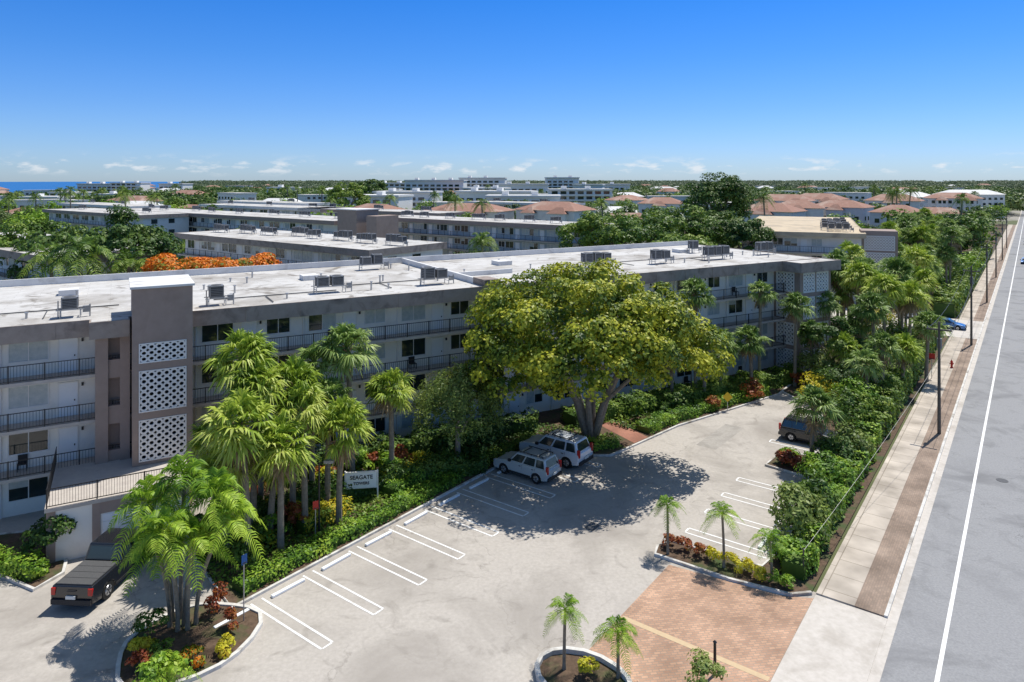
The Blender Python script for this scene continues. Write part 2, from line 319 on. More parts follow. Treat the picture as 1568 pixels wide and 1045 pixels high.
# ------------------------------------------------------------------ ground, road, paving
def flat(name,pts,z,m,parent=None):
    mb=MB(); mb.quad([(x,y,z) for x,y in pts],m); return mb.obj(name,parent)
def raised(name,pts,z,m):
    mb=MB(); n=len(pts); vs=[(x,y,z) for x,y in pts]+[(x,y,-.05) for x,y in pts]
    mb.add(vs,[tuple(range(n))]+[(i,n+i,n+(i+1)%n,(i+1)%n) for i in range(n)],m); return mb.obj(name)
def kerb(name,pts,w=.16,h=.14,m=None,closed=False):
    mb=MB(); m=m or M['kerb']; pts=[Vector((*p,0)) for p in pts]; n=len(pts)
    offs=[]
    for i in range(n):
        a=pts[i-1] if (i>0 or closed) else pts[i]; b=pts[(i+1)%n] if (i<n-1 or closed) else pts[i]
        d=(b-a).normalized(); offs.append(Vector((-d.y,d.x,0))*w/2)
    for i in range(n if closed else n-1):
        j=(i+1)%n; a,b=pts[i],pts[j]; oa,ob=offs[i],offs[j]; u=Vector((0,0,h)); dn=Vector((0,0,-.04))
        mb.add([a-oa+dn,a+oa+dn,b+ob+dn,b-ob+dn,a-oa+u,a+oa+u,b+ob+u,b-ob+u],[(4,5,6,7),(0,1,5,4),(1,2,6,5),(2,3,7,6),(3,0,4,7)],m)
    return mb.obj(name)
flat('ground',[(-9000,-3000),(9000,-3000),(9000,14000),(-9000,14000)],0,M['ground'])
flat('ocean',[(-9000,700),(-455,700),(-470,860),(-600,1250),(-900,2200),(-2000,5000),(-5000,14000),(-9000,14000)],.4,M['ocean'])
flat('parking_lot_pavement',[W(-45,-80),W(-45,-8.6),W(37,-8.6),W(37,-9.4),W(72,-9.4),W(72,-34),W(30,-34),W(20,-80)],.01,M['lot'])
def strip(name,q0,q1,p0,p1,z,m): return flat(name,[W(p0,q0),W(p0,q1),W(p1,q1),W(p1,q0)],z,m)
strip('road',-5.0,8.2,-80,1400,.012,M['road'])
flat('pavement_patch',[W(52,-21),W(52,-19.4),W(58,-19.2),W(58,-20.8)],.014,M['patch'])
strip('road_gutter',-5.42,-5.0,-80,600,.02,M['conc'])
mb=MB(); cx,cy=W(58.5,-1.6); mb.cyl((0,0,0),(0,0,.012),.36,.36,M['acd'],20); o=mb.obj('manhole_cover'); o.location=(cx,cy,.012)
mb=MB(); mb.box(-.45,.45,-.3,.3,0,.01,M['acd']); [mb.box(-.4+.1*i,-.37+.1*i,-.26,.26,.01,.02,M['acg']) for i in range(9)]; o=mb.obj('storm_drain_grate'); o.location=(*W(36,-21),.012); o.rotation_euler=(0,0,ROAD_ANG)
mk=MB()
def rl(q0,q1,p0,p1,m,z=.022):
    mk.quad([(*W(p0,q0),z),(*W(p0,q1),z),(*W(p1,q1),z),(*W(p1,q0),z)],m)
rl(-3.2,-3.03,-80,900,M['white_line']); rl(6.0,6.15,-80,900,M['white_line'])
rl(1.30,1.42,-80,900,M['yellow_line']); rl(1.58,1.70,-80,900,M['yellow_line'])
mk.obj('road_markings')
strip('driveway_apron_concrete',-8.6,-5.42,21,36.8,.035,M['conc'])
raised('sidewalk',[W(36.8,-8.6),W(36.8,-6.85),W(400,-6.85),W(400,-8.6)],.11,M['walk'])
raised('brick_verge',[W(36.8,-6.85),W(36.8,-5.58),W(400,-5.58),W(400,-6.85)],.10,M['brickv'])
raised('sidewalk',[W(-80,-8.6),W(-80,-5.58),W(21,-5.58),W(21,-8.6)],.11,M['walk'])
kerb('road_kerb',[W(36.8,-5.5),W(400,-5.5)],.16,.13); kerb('road_kerb',[W(-80,-5.5),W(21,-5.5)],.16,.13)
flat('brick_driveway',[W(20,-15.6),W(20,-8.62),W(36.4,-8.62),W(35.6,-10),W(34.9,-15.6)],.022,M['brick'])
strip('driveway_band',-15.5,-8.7,29.2,29.5,.028,mat('yellow_pavers',(.60,.46,.28),(.54,.40,.25),4,.9))
mk=MB()
def hair(pc,qa,qb,z=.02):
    w=.11
    for s in(-.3,.3): mk.quad([(*W(pc+s-w/2,qa),z),(*W(pc+s-w/2,qb),z),(*W(pc+s+w/2,qb),z),(*W(pc+s+w/2,qa),z)],M['white_line'])
    e=qb if abs(qb+25)<1 else qa
    mk.quad([(*W(pc-.25,e-.05),z+.002),(*W(pc-.25,e+.05),z+.002),(*W(pc+.25,e+.05),z+.002),(*W(pc+.25,e-.05),z+.002)],M['white_line'])
for i in range(9):
    hair(19.7+3.03*i,-30.5,-25.05)
for pc in (39,42,44.9,47.8): hair(pc,-16.3,-11.6)
for pc in (56.4,59.6): hair(pc,-16.6,-11.8)
mk.obj('parking_stall_lines')
def wheelstop(pc,q,tag='parking_wheel_stop'):
    mb=MB(); mb.box(-.95,.95,-.1,.1,.0,.13,M['door']); o=mb.obj(tag,bevel=.03); x,y=W(pc,q); o.location=(x,y,.012); o.rotation_euler=(0,0,ROAD_ANG+random.uniform(-.03,.03))
for i in range(-1,7): wheelstop(21.25+3.03*i,-30.1)
for pc in(40.4,43.4,46.4): wheelstop(pc,-12.2)
bed1=[W(18.6,-30.85),W(45,-30.85),W(45.3,-26.3),W(46,-25.3),W(48,-24.9),W(55,-23.8),W(69,-19.5),W(74,-19.5),(52,100),(0,80),(-20,47),(-17.9,38.5)]
raised('planting_bed',bed1,.1,M['mulch'])
kerb('planting_bed_kerb',[(-17.9,38.5)]+bed1[:8],.16,.14)
flat('brick_path',[W(49.2,-24.9),W(51.0,-24.6),(6.5,63.5),(4.9,62.8)],.112,M['brickp'])
isl=[W(16.1+3.0*math.cos(a)*(1+.1*math.sin(3*a)),-30.2+2.6*math.sin(a)) for a in np.linspace(0,2*math.pi,20,endpoint=False)]
raised('planter_island',isl,.1,M['mulch']); kerb('planter_island_kerb',isl,.18,.17,closed=True)
bed2=[W(36.7,-8.8),W(400,-8.8),W(400,-60),W(140,-60),W(74,-19.4),W(70,-19.5),W(66,-15),W(61,-13.6),W(60.6,-11.1),W(55.6,-11.1),W(55,-13.2),W(54,-15.2),W(51.2,-15.4),W(50.8,-12.3),W(48,-11.5),W(40,-11.2),W(37.6,-11.5),W(37.1,-16.4),W(36.3,-16.9),W(35.3,-16.6),W(35.4,-12.5),W(35.9,-9.6)]
raised('planting_bed',bed2,.1,M['mulch']); kerb('planting_bed_kerb',bed2[4:]+[bed2[0]],.16,.15)
bed3=[(-24.1,37.4),(-23.6,36.4),(-24.1,34.9),(-26.8,36.2),(-34,36.8),(-44,33),(-44,37),(-27,41)]
raised('planting_bed',bed3,.1,M['mulch']); kerb('planting_bed_kerb',bed3,.16,.15,closed=True)
bed4=[W(24.9+1.5*math.cos(a),-15.0+2.1*math.sin(a)) for a in np.linspace(0,2*math.pi,16,endpoint=False)]
bed4=[(x,y-.4) for x,y in bed4]
raised('planter_island',bed4,.1,M['mulch']); kerb('planter_island_kerb',bed4,.2,.3,closed=True)
flat('side_driveway',[W(108,-26),W(108,-5.5),W(122,-5.5),W(122,-26)],.125,M['conc'])
# ------------------------------------------------------------------ buildings
def breeze(mb,axis,a0,a1,fix,z0,z1,nrm):
    na=max(1,round((a1-a0)/.42)); nz=max(1,round((z1-z0)/.42)); ca=(a1-a0)/na; cz=(z1-z0)/nz
    for i in range(na):
        for j in range(nz):
            cx=a0+(i+.5)*ca; c_=z0+(j+.5)*cz
            vs=[]
            for dpt in (0,.12):
                for ro in (.52,.27):
                    for k in range(8):
                        t=math.pi/8+k*math.pi/4
                        u=cx+ro*1.08*ca*math.cos(t); w=c_+ro*1.08*cz*math.sin(t); f=fix+nrm*(-dpt)
                        vs.append((u,f,w) if axis=='x' else (f,u,w))
            fs=[]
            for k in range(8):
                k2=(k+1)%8
                fs.append((k,k2,8+k2,8+k)); fs.append((8+k,8+k2,24+k2,24+k)); fs.append((k2,k,16+k,16+k2))
            mb.add(vs,fs,M['breeze'])
    def b(u0,u1,f0,f1,w0,w1,m):
        if axis=='x': mb.box(u0,u1,min(f0,f1),max(f0,f1),w0,w1,m)
        else: mb.box(min(f0,f1),max(f0,f1),u0,u1,w0,w1,m)
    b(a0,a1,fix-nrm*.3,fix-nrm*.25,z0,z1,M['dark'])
    for (u0,u1,w0,w1) in((a0-.07,a0,z0-.07,z1+.07),(a1,a1+.07,z0-.07,z1+.07),(a0,a1,z0-.07,z0),(a0,a1,z1,z1+.07)):
        b(u0,u1,fix-nrm*.3,fix+nrm*.03,w0,w1,M['breeze'])
def window(wf,wg,x0,x1,y,z0,z1,curt,parts=2):
    t=.06
    wf.box(x0-t,x1+t,y-.06,y+.02,z0-t,z0,M['frame']); wf.box(x0-t,x1+t,y-.06,y+.02,z1,z1+t,M['frame'])
    wf.box(x0-t,x0,y-.06,y+.02,z0,z1,M['frame']); wf.box(x1,x1+t,y-.06,y+.02,z0,z1,M['frame'])
    for i in range(1,parts):
        xm=x0+(x1-x0)*i/parts; wf.box(xm-.025,xm+.025,y-.045,y+.02,z0,z1,M['frame'])
    full=random.random()<curt*.6
    for i in range(parts):
        a=x0+(x1-x0)*i/parts;b=x0+(x1-x0)*(i+1)/parts
        if full or random.random()<curt*.5:
            zz=z0 if full or random.random()<.5 else z0+(z1-z0)*random.uniform(.3,.7)
            wg.quad([(a,y-.012,zz),(b,y-.012,zz),(b,y-.012,z1),(a,y-.012,z1)],M['glass2'])
            if zz>z0: wg.quad([(a,y-.012,z0),(b,y-.012,z0),(b,y-.012,zz),(a,y-.012,zz)],M['glass'])
        else: wg.quad([(a,y-.012,z0),(b,y-.012,z0),(b,y-.012,z1),(a,y-.012,z1)],M['glass'])
def railing(mb,x0,x1,y,z,h=1.05,sp=.13,th=.018,posts=1.8):
    mb.box(x0,x1,y-.022,y+.022,z+h-.045,z+h,M['black']); mb.box(x0,x1,y-.018,y+.018,z+.08,z+.12,M['black'])
    n=int((x1-x0)/sp)
    for i in range(n+1):
        x=x0+(x1-x0)*i/n; mb.box(x-th/2,x+th/2,y-th/2,y+th/2,z+.1,z+h-.04,M['black'])
    n=max(1,int((x1-x0)/posts))
    for i in range(n+1):
        x=x0+(x1-x0)*i/n; mb.box(x-.03,x+.03,y-.03,y+.03,z,z+h+.02,M['black'])
def apartment(name,x,y,ang,x0,x1,D,floors,fh,fascia_h,wallm,roofm,fasm,rail_sp=.13,mod=7.4,recess=1.7,main=False,ends=True,rear_par=True,starts=None,curt=.45):
    e=empty(name,(x,y,0),ang); top=floors*fh-.4+1.0; ceil=top-fascia_h+.05
    wl=MB();rf=MB();sl=MB();rl_=MB();wf=MB();wg=MB()
    wl.box(x0,x1,recess,D-.3,0,ceil,wallm)
    rf.box(x0-.5,x1+.5,.12,D,ceil,top-.06,roofm)
    f0,f1=top-fascia_h,top
    rf.box(x0-.62,x1+.62,0,.12,f0,f1,fasm); rf.box(x0-.62,x0-.5,.12,D,f0,f1,fasm); rf.box(x1+.5,x1+.62,.12,D,f0,f1,fasm)
    if main:
        xx=x0
        while xx<x1: rf.box(xx,xx+.10,-.035,0,f0+.002,f1-.002,fasm); xx+=3.7
    if rear_par: rf.box(x0-.5,x1+.5,D,D+.2,f0,top+.5,M['parapet'])
    if starts is None:
        starts=[]; xx=x0+.6
        while xx<x1-mod+.2: starts.append(xx); xx+=mod
    for k in range(floors):
        z=k*fh
        if k>0:
            sl.box(x0,x1,.10,recess,z-.2,z,M['slab'])
            railing(rl_,x0,x1,.16,z,sp=rail_sp)
        for xx in starts:
            window(wf,wg,xx+.3,xx+2.3,recess,z+.95,z+2.25,curt)
            wf.box(xx+2.9,xx+3.85,recess-.05,recess+.01,z+.02,z+2.1,M['door'])
            wf.box(xx+2.82,xx+2.9,recess-.07,recess+.01,z+.02,z+2.18,M['frame']); wf.box(xx+3.85,xx+3.93,recess-.07,recess+.01,z+.02,z+2.18,M['frame']); wf.box(xx+2.9,xx+3.85,recess-.07,recess+.01,z+2.1,z+2.18,M['frame'])
            if not(main and xx==-32.2): window(wf,wg,xx+4.6,xx+6.2,recess,z+1.05,z+2.2,curt)
            if main:
                wf.box(xx+3.7,xx+3.76,recess-.10,recess-.05,z+.95,z+1.05,M['black'])
                wf.box(xx+4.1,xx+4.22,recess-.12,recess,z+1.85,z+2.05,M['black'])
                if random.random()<.3:
                    cx=xx+random.uniform(.5,2)
                    wf.box(cx,cx+.5,recess-.6,recess-.12,z+.40,z+.44,M['trim']); wf.box(cx,cx+.5,recess-.14,recess-.1,z+.44,z+.9,M['trim'])
                    for (aa,bb) in((0,-.6),(.46,-.6),(0,-.15),(.46,-.15)): wf.box(cx+aa,cx+aa+.04,recess+bb,recess+bb+.04,z,z+.4,M['trim'])
    if main:
        for xx in starts: wl.cyl((xx-.1,recess-.08,0),(xx-.1,recess-.08,ceil),.05,.05,M['frame'],6)
    if ends:
        for k in range(floors):
            z=k*fh; yy=recess+2
            while yy<D-3:
                for xe,sg in((x0,-1),(x1,1)):
                    a=xe+sg*.03; 
                    wg.quad([(a,yy,z+1),(a,yy+1.6,z+1),(a,yy+1.6,z+2.2),(a,yy,z+2.2)],M['glass'])
                    for (ya,yb,za,zb) in((yy-.06,yy+1.66,z+.94,z+1),(yy-.06,yy+1.66,z+2.2,z+2.26),(yy-.06,yy,z+1,z+2.2),(yy+1.6,yy+1.66,z+1,z+2.2)):
                        wf.box(min(xe,xe+sg*.05),max(xe,xe+sg*.05),ya,yb,za,zb,M['frame'])
                yy+=4.5
    wl.obj('walls',e); rf.obj('roof',e)
    sl.obj('walkway_slabs',e); rl_.obj('railings',e)
    wf.obj('window_and_door_frames',e); wg.obj('window_glass',e)
    return e,top
BO=(-2.4,56.9); BA=math.atan2(.494,.869)
def B(s,n): return (BO[0]+.869*s-.494*n,BO[1]+.494*s+.869*n)
main,RT=apartment('apartment_building',BO[0],BO[1],BA,-48,42.2,19.5,4,2.85,1.05,M['wall'],M['roof'],M['fascia'],main=True,rail_sp=.16,starts=[-47,-39.6,-32.2]+[-21.3+7.3*i for i in range(8)])
def tower_left():
    mb=MB(); zs=[(.5,2.9),(3.25,5.85),(6.3,8.9),(9.35,10.6)]; a0,a1=-25.3,-21.9; w0,w1=-24.95,-22.25
    mb.box(a0,w0,-2,2.6,0,14.0,M['brown']); mb.box(w1,a1,-2,2.6,0,14.0,M['brown'])
    mb.box(w0,w1,-1.5,2.6,0,14.0,M['brown'])
    prev=0
    for z0,z1 in zs:
        mb.box(w0,w1,-2,-1.5,prev,z0,M['brown']); prev=z1
    mb.box(w0,w1,-2,-1.5,prev,14.0,M['brown'])
    mb.box(a0-.12,a1+.12,-2.12,2.72,14.0,14.14,M['parapet'])
    mb.obj('stair_tower',main)
    b=MB()
    for z0,z1 in zs: breeze(b,'x',w0+.08,w1-.08,-2.0,z0+.08,z1-.08,-1)
    b.obj('breeze_block_screens',main)
tower_left()
def tower_right():
    mb=MB(); zs=[(.3,2.5),(2.95,5.35),(5.8,8.2),(8.65,10.8)]
    mb.box(37.5,42.2,-1.3,1.7,0,10.95,M['brown'])
    for (a,b) in((37.1,37.6),(41.8,42.2)): mb.box(a,b,-1.7,-1.3,0,10.95,M['brown'])
    mb.box(39.55,39.75,-1.7,-1.3,0,10.95,M['brown']); 
    prev=0
    for z0,z1 in zs+[(10.95,10.95)]:
        mb.box(37.6,39.55,-1.69,-1.3,prev,z0,M['brown']); mb.box(39.75,41.8,-1.69,-1.3,prev,z0,M['brown']); prev=z1
    mb.box(37.1,37.5,-1.3,-1.0,0,10.95,M['brown']); mb.box(37.1,37.5,1.4,1.7,0,10.95,M['brown']); prev=0
    for z0,z1 in zs+[(10.95,10.95)]:
        mb.box(37.11,37.5,-1.0,1.4,prev,z0,M['brown']); prev=z1
    mb.obj('stair_tower_end',main)
    b=MB()
    for z0,z1 in zs:
        breeze(b,'x',37.7,39.45,-1.69,z0+.08,z1-.08,-1); breeze(b,'x',39.85,41.7,-1.69,z0+.08,z1-.08,-1)
        breeze(b,'y',-.9,1.3,37.11,z0+.08,z1-.08,-1)
    b.obj('breeze_block_screens_end',main)
    r=MB(); r.box(36.5,42.83,-2.3,-.004,RT-.1-.95,RT-.06,M['roof'])
    r.box(36.38,42.95,-2.42,-2.3,RT-1.06,RT+.01,M['fascia']); r.box(36.38,36.5,-2.3,-.01,RT-1.06,RT+.01,M['fascia']); r.box(42.83,42.95,-2.3,-.01,RT-1.06,RT+.01,M['fascia'])
    r.obj('tower_roof',main)
tower_right()
mb=MB()
mb.box(-27.3,-26.6,-.35,1.7,0,RT-1.05,M['brown']); mb.box(-25.95,-25.4,-.35,1.7,0,RT-1.05,M['brown']); mb.box(-26.6,-25.95,.4,1.69,0,RT-1.06,M['brown'])
for z in(2.8,5.6,8.5): mb.box(-26.6,-25.95,-.2,.4,z-.25,z+.9,M['brown'])
mb.box(-27.6,-25.42,-1.1,-.04,RT-1.05,RT+.0,M['fascia']); mb.box(-27.5,-25.5,-1.0,-.05,RT,RT+.02,M['roof'])
mb.obj('entry_piers',main)
mb=MB()
mb.box(-29.4,-22.4,-5.9,-2.15,0,2.85,M['wall']); mb.box(-29.5,-22.3,-6.0,1.0,2.85,3.02,M['slab'])
mb.box(-29.42,-29.0,-5.95,-5.9,0,2.84,M['brown']); mb.box(-27.2,-22.4,-5.94,-5.9,2.2,2.84,M['brown']); mb.box(-27.3,-26.9,-5.96,-5.9,0,2.84,M['brown'])
mb.box(-29.4,-25.4,-2.1,1.6,0,2.84,M['wall'])
for i in range(5): mb.box(-26.8,-24.3,-5.935,-5.9,.02+i*.43,.41+i*.43,M['door'])
mb.obj('garage_terrace',main)
mb=MB(); railing(mb,-29.4,-22.4,-5.85,3.02)
n=50
for i in range(n):
    yy=-5.85+7*i/n; mb.box(-29.41,-29.39,yy,yy+.022,3.1,4.0,M['black'])
mb.box(-29.42,-29.38,-5.85,1.1,4.0,4.06,M['black']); mb.obj('terrace_railing',main)
rp=MB()
rp.box(.2,.45,.3,19.3,RT-.06,RT+.45,M['parapet']); rp.box(.45,6.5,6.5,6.75,RT-.06,RT+.35,M['parapet'])
rp.box(.2,1.6,.02,2.2,RT-.05,RT+.5,M['fascia'])
for i in range(46):
    s=random.uniform(-45,41);n_=random.uniform(2,18); h=random.uniform(.2,.6)
    rp.cyl((s,n_,RT-.06),(s,n_,RT+h),.07,.07,M['pipe'],8); rp.cyl((s,n_,RT+h),(s,n_,RT+h+.06),.12,.12,M['pipe'],8)
for s,n_,l in((-20,4,9),(-10,6,8),(-33,5,7),(16,8,10),(26,7,9)):
    rp.box(s,s+l,n_,n_+.06,RT-.02,RT+.05,M['acd']); rp.box(s+l*.4,s+l*.4+.05,n_-3,n_,RT-.02,RT+.04,M['acd'])
for s,n_,w in((-12,11,1.4),(8,12,1.6),(22,13,1.3),(-30,12,1.3),(33,12,1.5)):
    rp.box(s,s+w,n_,n_+w,RT-.06,RT+.35,M['parapet'])
rp.obj('roof_vents_and_parapets',main)
def ac(x,y,z,rot,n=2,name='rooftop_air_conditioner'):
    e=empty(name,(x,y,z),rot); st=MB(); un=MB()
    W_=n*1.15
    for i in range(2):
        for j in range(2):
            st.box(i*(W_-.05),i*(W_-.05)+.05,j*.85,j*.85+.05,0,.55,M['pipe'])
    for j in range(2): st.box(-.2,W_+.2,j*.85,j*.85+.06,.5,.56,M['pipe'])
    for i in range(2): st.box(i*(W_-.05),i*(W_-.05)+.05,.05,.85,.28,.32,M['pipe'])
    for k in range(n):
        a=k*1.15+.08; b=a+.92; h=.56+random.choice((.75,.85,.95))
        un.box(a+.03,b-.03,.03,.85,.56,h-.05,M['acd'])
        for (p,q) in((a,0),(b-.07,0),(a,.81),(b-.07,.81)): un.box(p,p+.07,q,q+.07,.56,h,M['acg'])
        un.box(a,b,0,.88,h-.08,h,M['acg']); un.box(a,b,0,.88,.561,.63,M['acg'])
        un.cyl(((a+b)/2,.44,h),((a+b)/2,.44,h+.03),.36,.34,M['acd'],14)
        for t in range(5): 
            zz=.68+t*(h-.82)/5; un.box(a+.07,b-.07,-.008,.03,zz,zz+.025,M['acg']); un.box(a-.008,a+.03,.07,.81,zz,zz+.025,M['acg'])
    st.cyl((-.1,.4,0),(-.1,.4,1.1),.04,.04,M['pipe'],6); st.cyl((W_+.5,.2,0),(W_+.5,.2,.8),.05,.05,M['pipe'],6)
    st.box(W_+.1,W_+.5,.1,.3,.3,.7,M['acg'])
    st.obj('stand',e); un.obj('condensers',e)
for s,n_,k in((-29.3,1.6,1),(-20.6,1.6,1),(-12.8,3.1,2),(-4,2.9,2),(14.4,5.7,3),(22.6,4.7,2),(30,4.6,3),(39.4,5.5,2),(-37,2,2),(-5.5,15,2),(34,11,1)):
    x,y=B(s,n_); ac(x,y,RT-.06,BA+random.uniform(-.03,.03),k)
def block(name,cx,cy,L,D=14.5,ang=None,fl=4,wm='wall2',rm='roof',fm='fascia',par=False):
    a=math.atan2(-.6,.8) if ang is None else ang
    e,t=apartment(name,cx,cy,a,-L,0,D,fl,2.85,.9,M[wm],M[rm],M[fm],rail_sp=.4,rear_par=par,mod=6.2)
    return e,t,a
def acs_on(cx,cy,a,L,D,z,n):
    for i in range(n):
        u=-L*(i+.6)/n; v=D*random.uniform(.35,.6)
        x=cx+u*math.cos(a)-v*math.sin(a); y=cy+u*math.sin(a)+v*math.cos(a)
        ac(x,y,z,a,random.choice((2,3)))
EXC=[]
def reg(cx,cy,a,L,D): EXC.append((cx,cy,a,L,D))
for (cx,cy,L,D,wm,rm,fm,na) in((-18.4,87,47,14.5,'wall2','roof','fascia',8),(14.4,131.7,59,12,'blue','roof','brown',8),(-39,150,105,14,'wall','roof','brown',8),(-52,78,50,14,'wall2','roof','fascia',3),(-95,175,60,14,'wall2','roof','fascia',3),(-60,215,70,14,'wall2','roof','parapet',3),(-150,150,60,14,'wall2','roof','parapet',3),(-20,185,60,12,'wall','roof','brown',3),(-130,235,60,14,'wall2','roof','parapet',2),(-80,265,60,14,'wall2','roof','parapet',2),(20,262,50,14,'wall2','roof','parapet',2)):
    e,t,a=block('apartment_building',cx,cy,L,D,wm=wm,rm=rm,fm=fm); acs_on(cx,cy,a,L,D,t-.06,na); reg(cx,cy,a,L,D)
mb=MB(); e=empty('stair_tower_block',(-36,146),math.atan2(-.6,.8)); mb.box(0,6,-1,5,0,14.6,M['brown']); mb.box(-.2,6.2,-1.2,5.2,14.6,14.8,M['parapet'])
mb.box(9,12,-1,5,0,13.6,M['brown']); mb.obj('shaft_walls',e)
ang6=math.atan2(-.4,.916)
e6,t6=apartment('tan_roof_apartment_building',57.4,113.5,ang6,-19,0,56,4,2.85,.8,M['wall2'],M['roof_tan'],M['roof_tan'],rail_sp=.4,rear_par=False,mod=6.2)
EXC.append((57.4,113.5,ang6,19,56))
mb=MB(); mb.box(.05,5.5,3.5,9,0,12.3,M['brown']); 
mb.obj('end_stair_tower',e6)
b=MB()
for z0 in(.5,3.4,6.3,9.1): breeze(b,'x',.6,5.0,3.42,z0,z0+2.3,-1)
b.obj('end_breeze_screens',e6)
for i in range(7):
    u,v=-5-1.0*(i%2),4+i*3.2
    x=57.4+u*math.cos(ang6)-v*math.sin(ang6); y=113.5+u*math.sin(ang6)+v*math.cos(ang6); ac(x,y,t6-.06,ang6,3)
def hip_house(name,cx,cy,ang,L,D,h,rh,wm='wall',over=.7):
    e=empty(name,(cx,cy,0),ang); mb=MB(); mb.box(-L/2,L/2,-D/2,D/2,0,h,M[wm]); mb.obj('walls',e)
    r=MB()
    def hip(x0,x1,y0,y1,z,rr):
        a=(x1-x0)/2; b=(y1-y0)/2; cx_=(x0+x1)/2; cy_=(y0+y1)/2; k=min(a,b)*.9
        if a>=b: t=[(cx_-a+k,cy_,z+rr),(cx_+a-k,cy_,z+rr)]; fs=[(0,1,5,4),(1,2,5),(2,3,4,5),(3,0,4),(3,2,1,0)]
        else: t=[(cx_,cy_-b+k,z+rr),(cx_,cy_+b-k,z+rr)]; fs=[(0,1,4),(1,2,5,4),(2,3,5),(3,0,4,5),(3,2,1,0)]
        r.add([(x0,y0,z),(x1,y0,z),(x1,y1,z),(x0,y1,z)]+t,fs,M['tile'])
    hip(-L/2-over,L/2+over,-D/2-over,D/2+over,h-.05,rh)
    nb=max(1,int(L/11))
    wb=MB()
    for i in range(nb):
        bx=-L/2+L*(i+.5)/nb; bw=random.uniform(2.2,3.2)
        wb.box(bx-bw,bx+bw,-D/2-1.6,-D/2,0,h-.9,M[wm]); hip(bx-bw-.4,bx+bw+.4,-D/2-2.1,-D/2+3,h-.95,1.9)
    wb.obj('bays',e); r.obj('hip_roof',e)
    wf=MB();wg=MB(); fl=max(1,int(h/3))
    for k in range(fl):
        for i in range(nb):
            bx=-L/2+L*(i+.5)/nb; z=k*3+1
            for o in(-1.5,.3): wg.quad([(bx+o,-D/2-1.63,z),(bx+o+1.2,-D/2-1.63,z),(bx+o+1.2,-D/2-1.63,z+1.4),(bx+o,-D/2-1.63,z+1.4)],M['glass'])
        x=-L/2+1.5
        while x<L/2-2.5:
            z=k*3+1
            wg.quad([(x,-D/2-.03,z),(x+1.4,-D/2-.03,z),(x+1.4,-D/2-.03,z+1.4),(x,-D/2-.03,z+1.4)],M['glass'])
            wf.box(x-.1,x+1.5,-D/2-.06,-D/2,z+1.4,z+1.52,M['frame']); x+=3.4
        y=-D/2+1.5
        while y<D/2-2.5:
            z=k*3+1
            for sg in(-1,1): wg.quad([(sg*(L/2+.03),y,z),(sg*(L/2+.03),y+1.4,z),(sg*(L/2+.03),y+1.4,z+1.4),(sg*(L/2+.03),y,z+1.4)],M['glass'])
            y+=3.4
    wf.obj('window_frames',e); wg.obj('window_glass',e)
    EXC.append((cx+L/2*math.cos(ang)+D/2*math.sin(ang),cy+L/2*math.sin(ang)-D/2*math.cos(ang),ang,L,D))
for (hx,hy,L,D,h,rh) in((-45,230,22,13,10.5,2.6),(-14,228,26,14,11.0,2.4),(14,222,22,13,11.5,2.6),
    (84,225,18,12,11,2.6),(99,240,16,12,11.5,2.6),(117,246,18,12,11.5,2.4),(126,226,14,11,10.5,2.4),(114,290,22,12,12.5,2.6),(138,312,22,12,12.5,2.6),(160,290,20,12,12.5,2.6),(65,300,18,12,11,2.6),(210,330,22,12,12.5,2.6),(-225,320,16,12,6,2.4),(-151,330,20,12,7,2.4)):
    hip_house('tile_roof_house',hx,hy,math.atan2(-.6,.8)+random.choice((0,.1,-.1,.25)),L,D,h,rh,random.choice(('wall','wall2')))
def midrise(name,cx,cy,L,D,H):
    e=empty(name,(cx,cy,0),random.uniform(-.25,.1)); mb=MB(); wg=MB(); mb.box(-L/2,L/2,0,D,0,H,M['wall2'])
    mb.box(-L/2-.5,L/2+.5,-1.2,D+.5,H,H+.9,M['parapet']); fl=int(H/3)
    for k in range(fl):
        z=k*3
        mb.box(-L/2,L/2,-1.4,0,z-.15,z+.9,M['wall2'])
        x=-L/2+1
        while x<L/2-4: wg.box(x,x+3.4,-.08,-.02,z+.9,z+2.6,M['glass']); x+=5
    for i in range(int(L/14)):
        x=-L/2+7+i*14; mb.box(x,x+3,4,8,H+.9,H+2.6,M['wall2'])
    mb.obj('walls_and_balconies',e); wg.obj('window_glass',e)
    EXC.append((cx+L/2,cy,0,L,D))
for (mx_,my_,L,top) in((-63,560,48,20.5),(-26,600,40,22.5),(8,520,38,17.5),(47,640,30,23),(-420,700,40,17),(-385,690,30,18),(-350,710,26,17),(61,560,24,17),(-294,430,24,10),(-272,470,22,11),(-312,480,18,12),(-174,520,20,15),(-105,600,34,18),(90,600,24,17),(-20,480,30,15),(-90,470,26,14),(-60,380,34,14),(-10,360,40,14.5),(40,400,36,15),(5,320,34,13),(-70,330,34,13)):
    midrise('midrise_condominium',mx_,my_,L,18,top)
def inexc(x,y,mg):
    for (cx,cy,a,L,D) in EXC:
        dx,dy=x-cx,y-cy; uu=dx*math.cos(a)+dy*math.sin(a); vv=-dx*math.sin(a)+dy*math.cos(a)
        if -L-mg<uu<mg and -mg<vv<D+mg: return True
    return False
dh=MB(); HS=[]
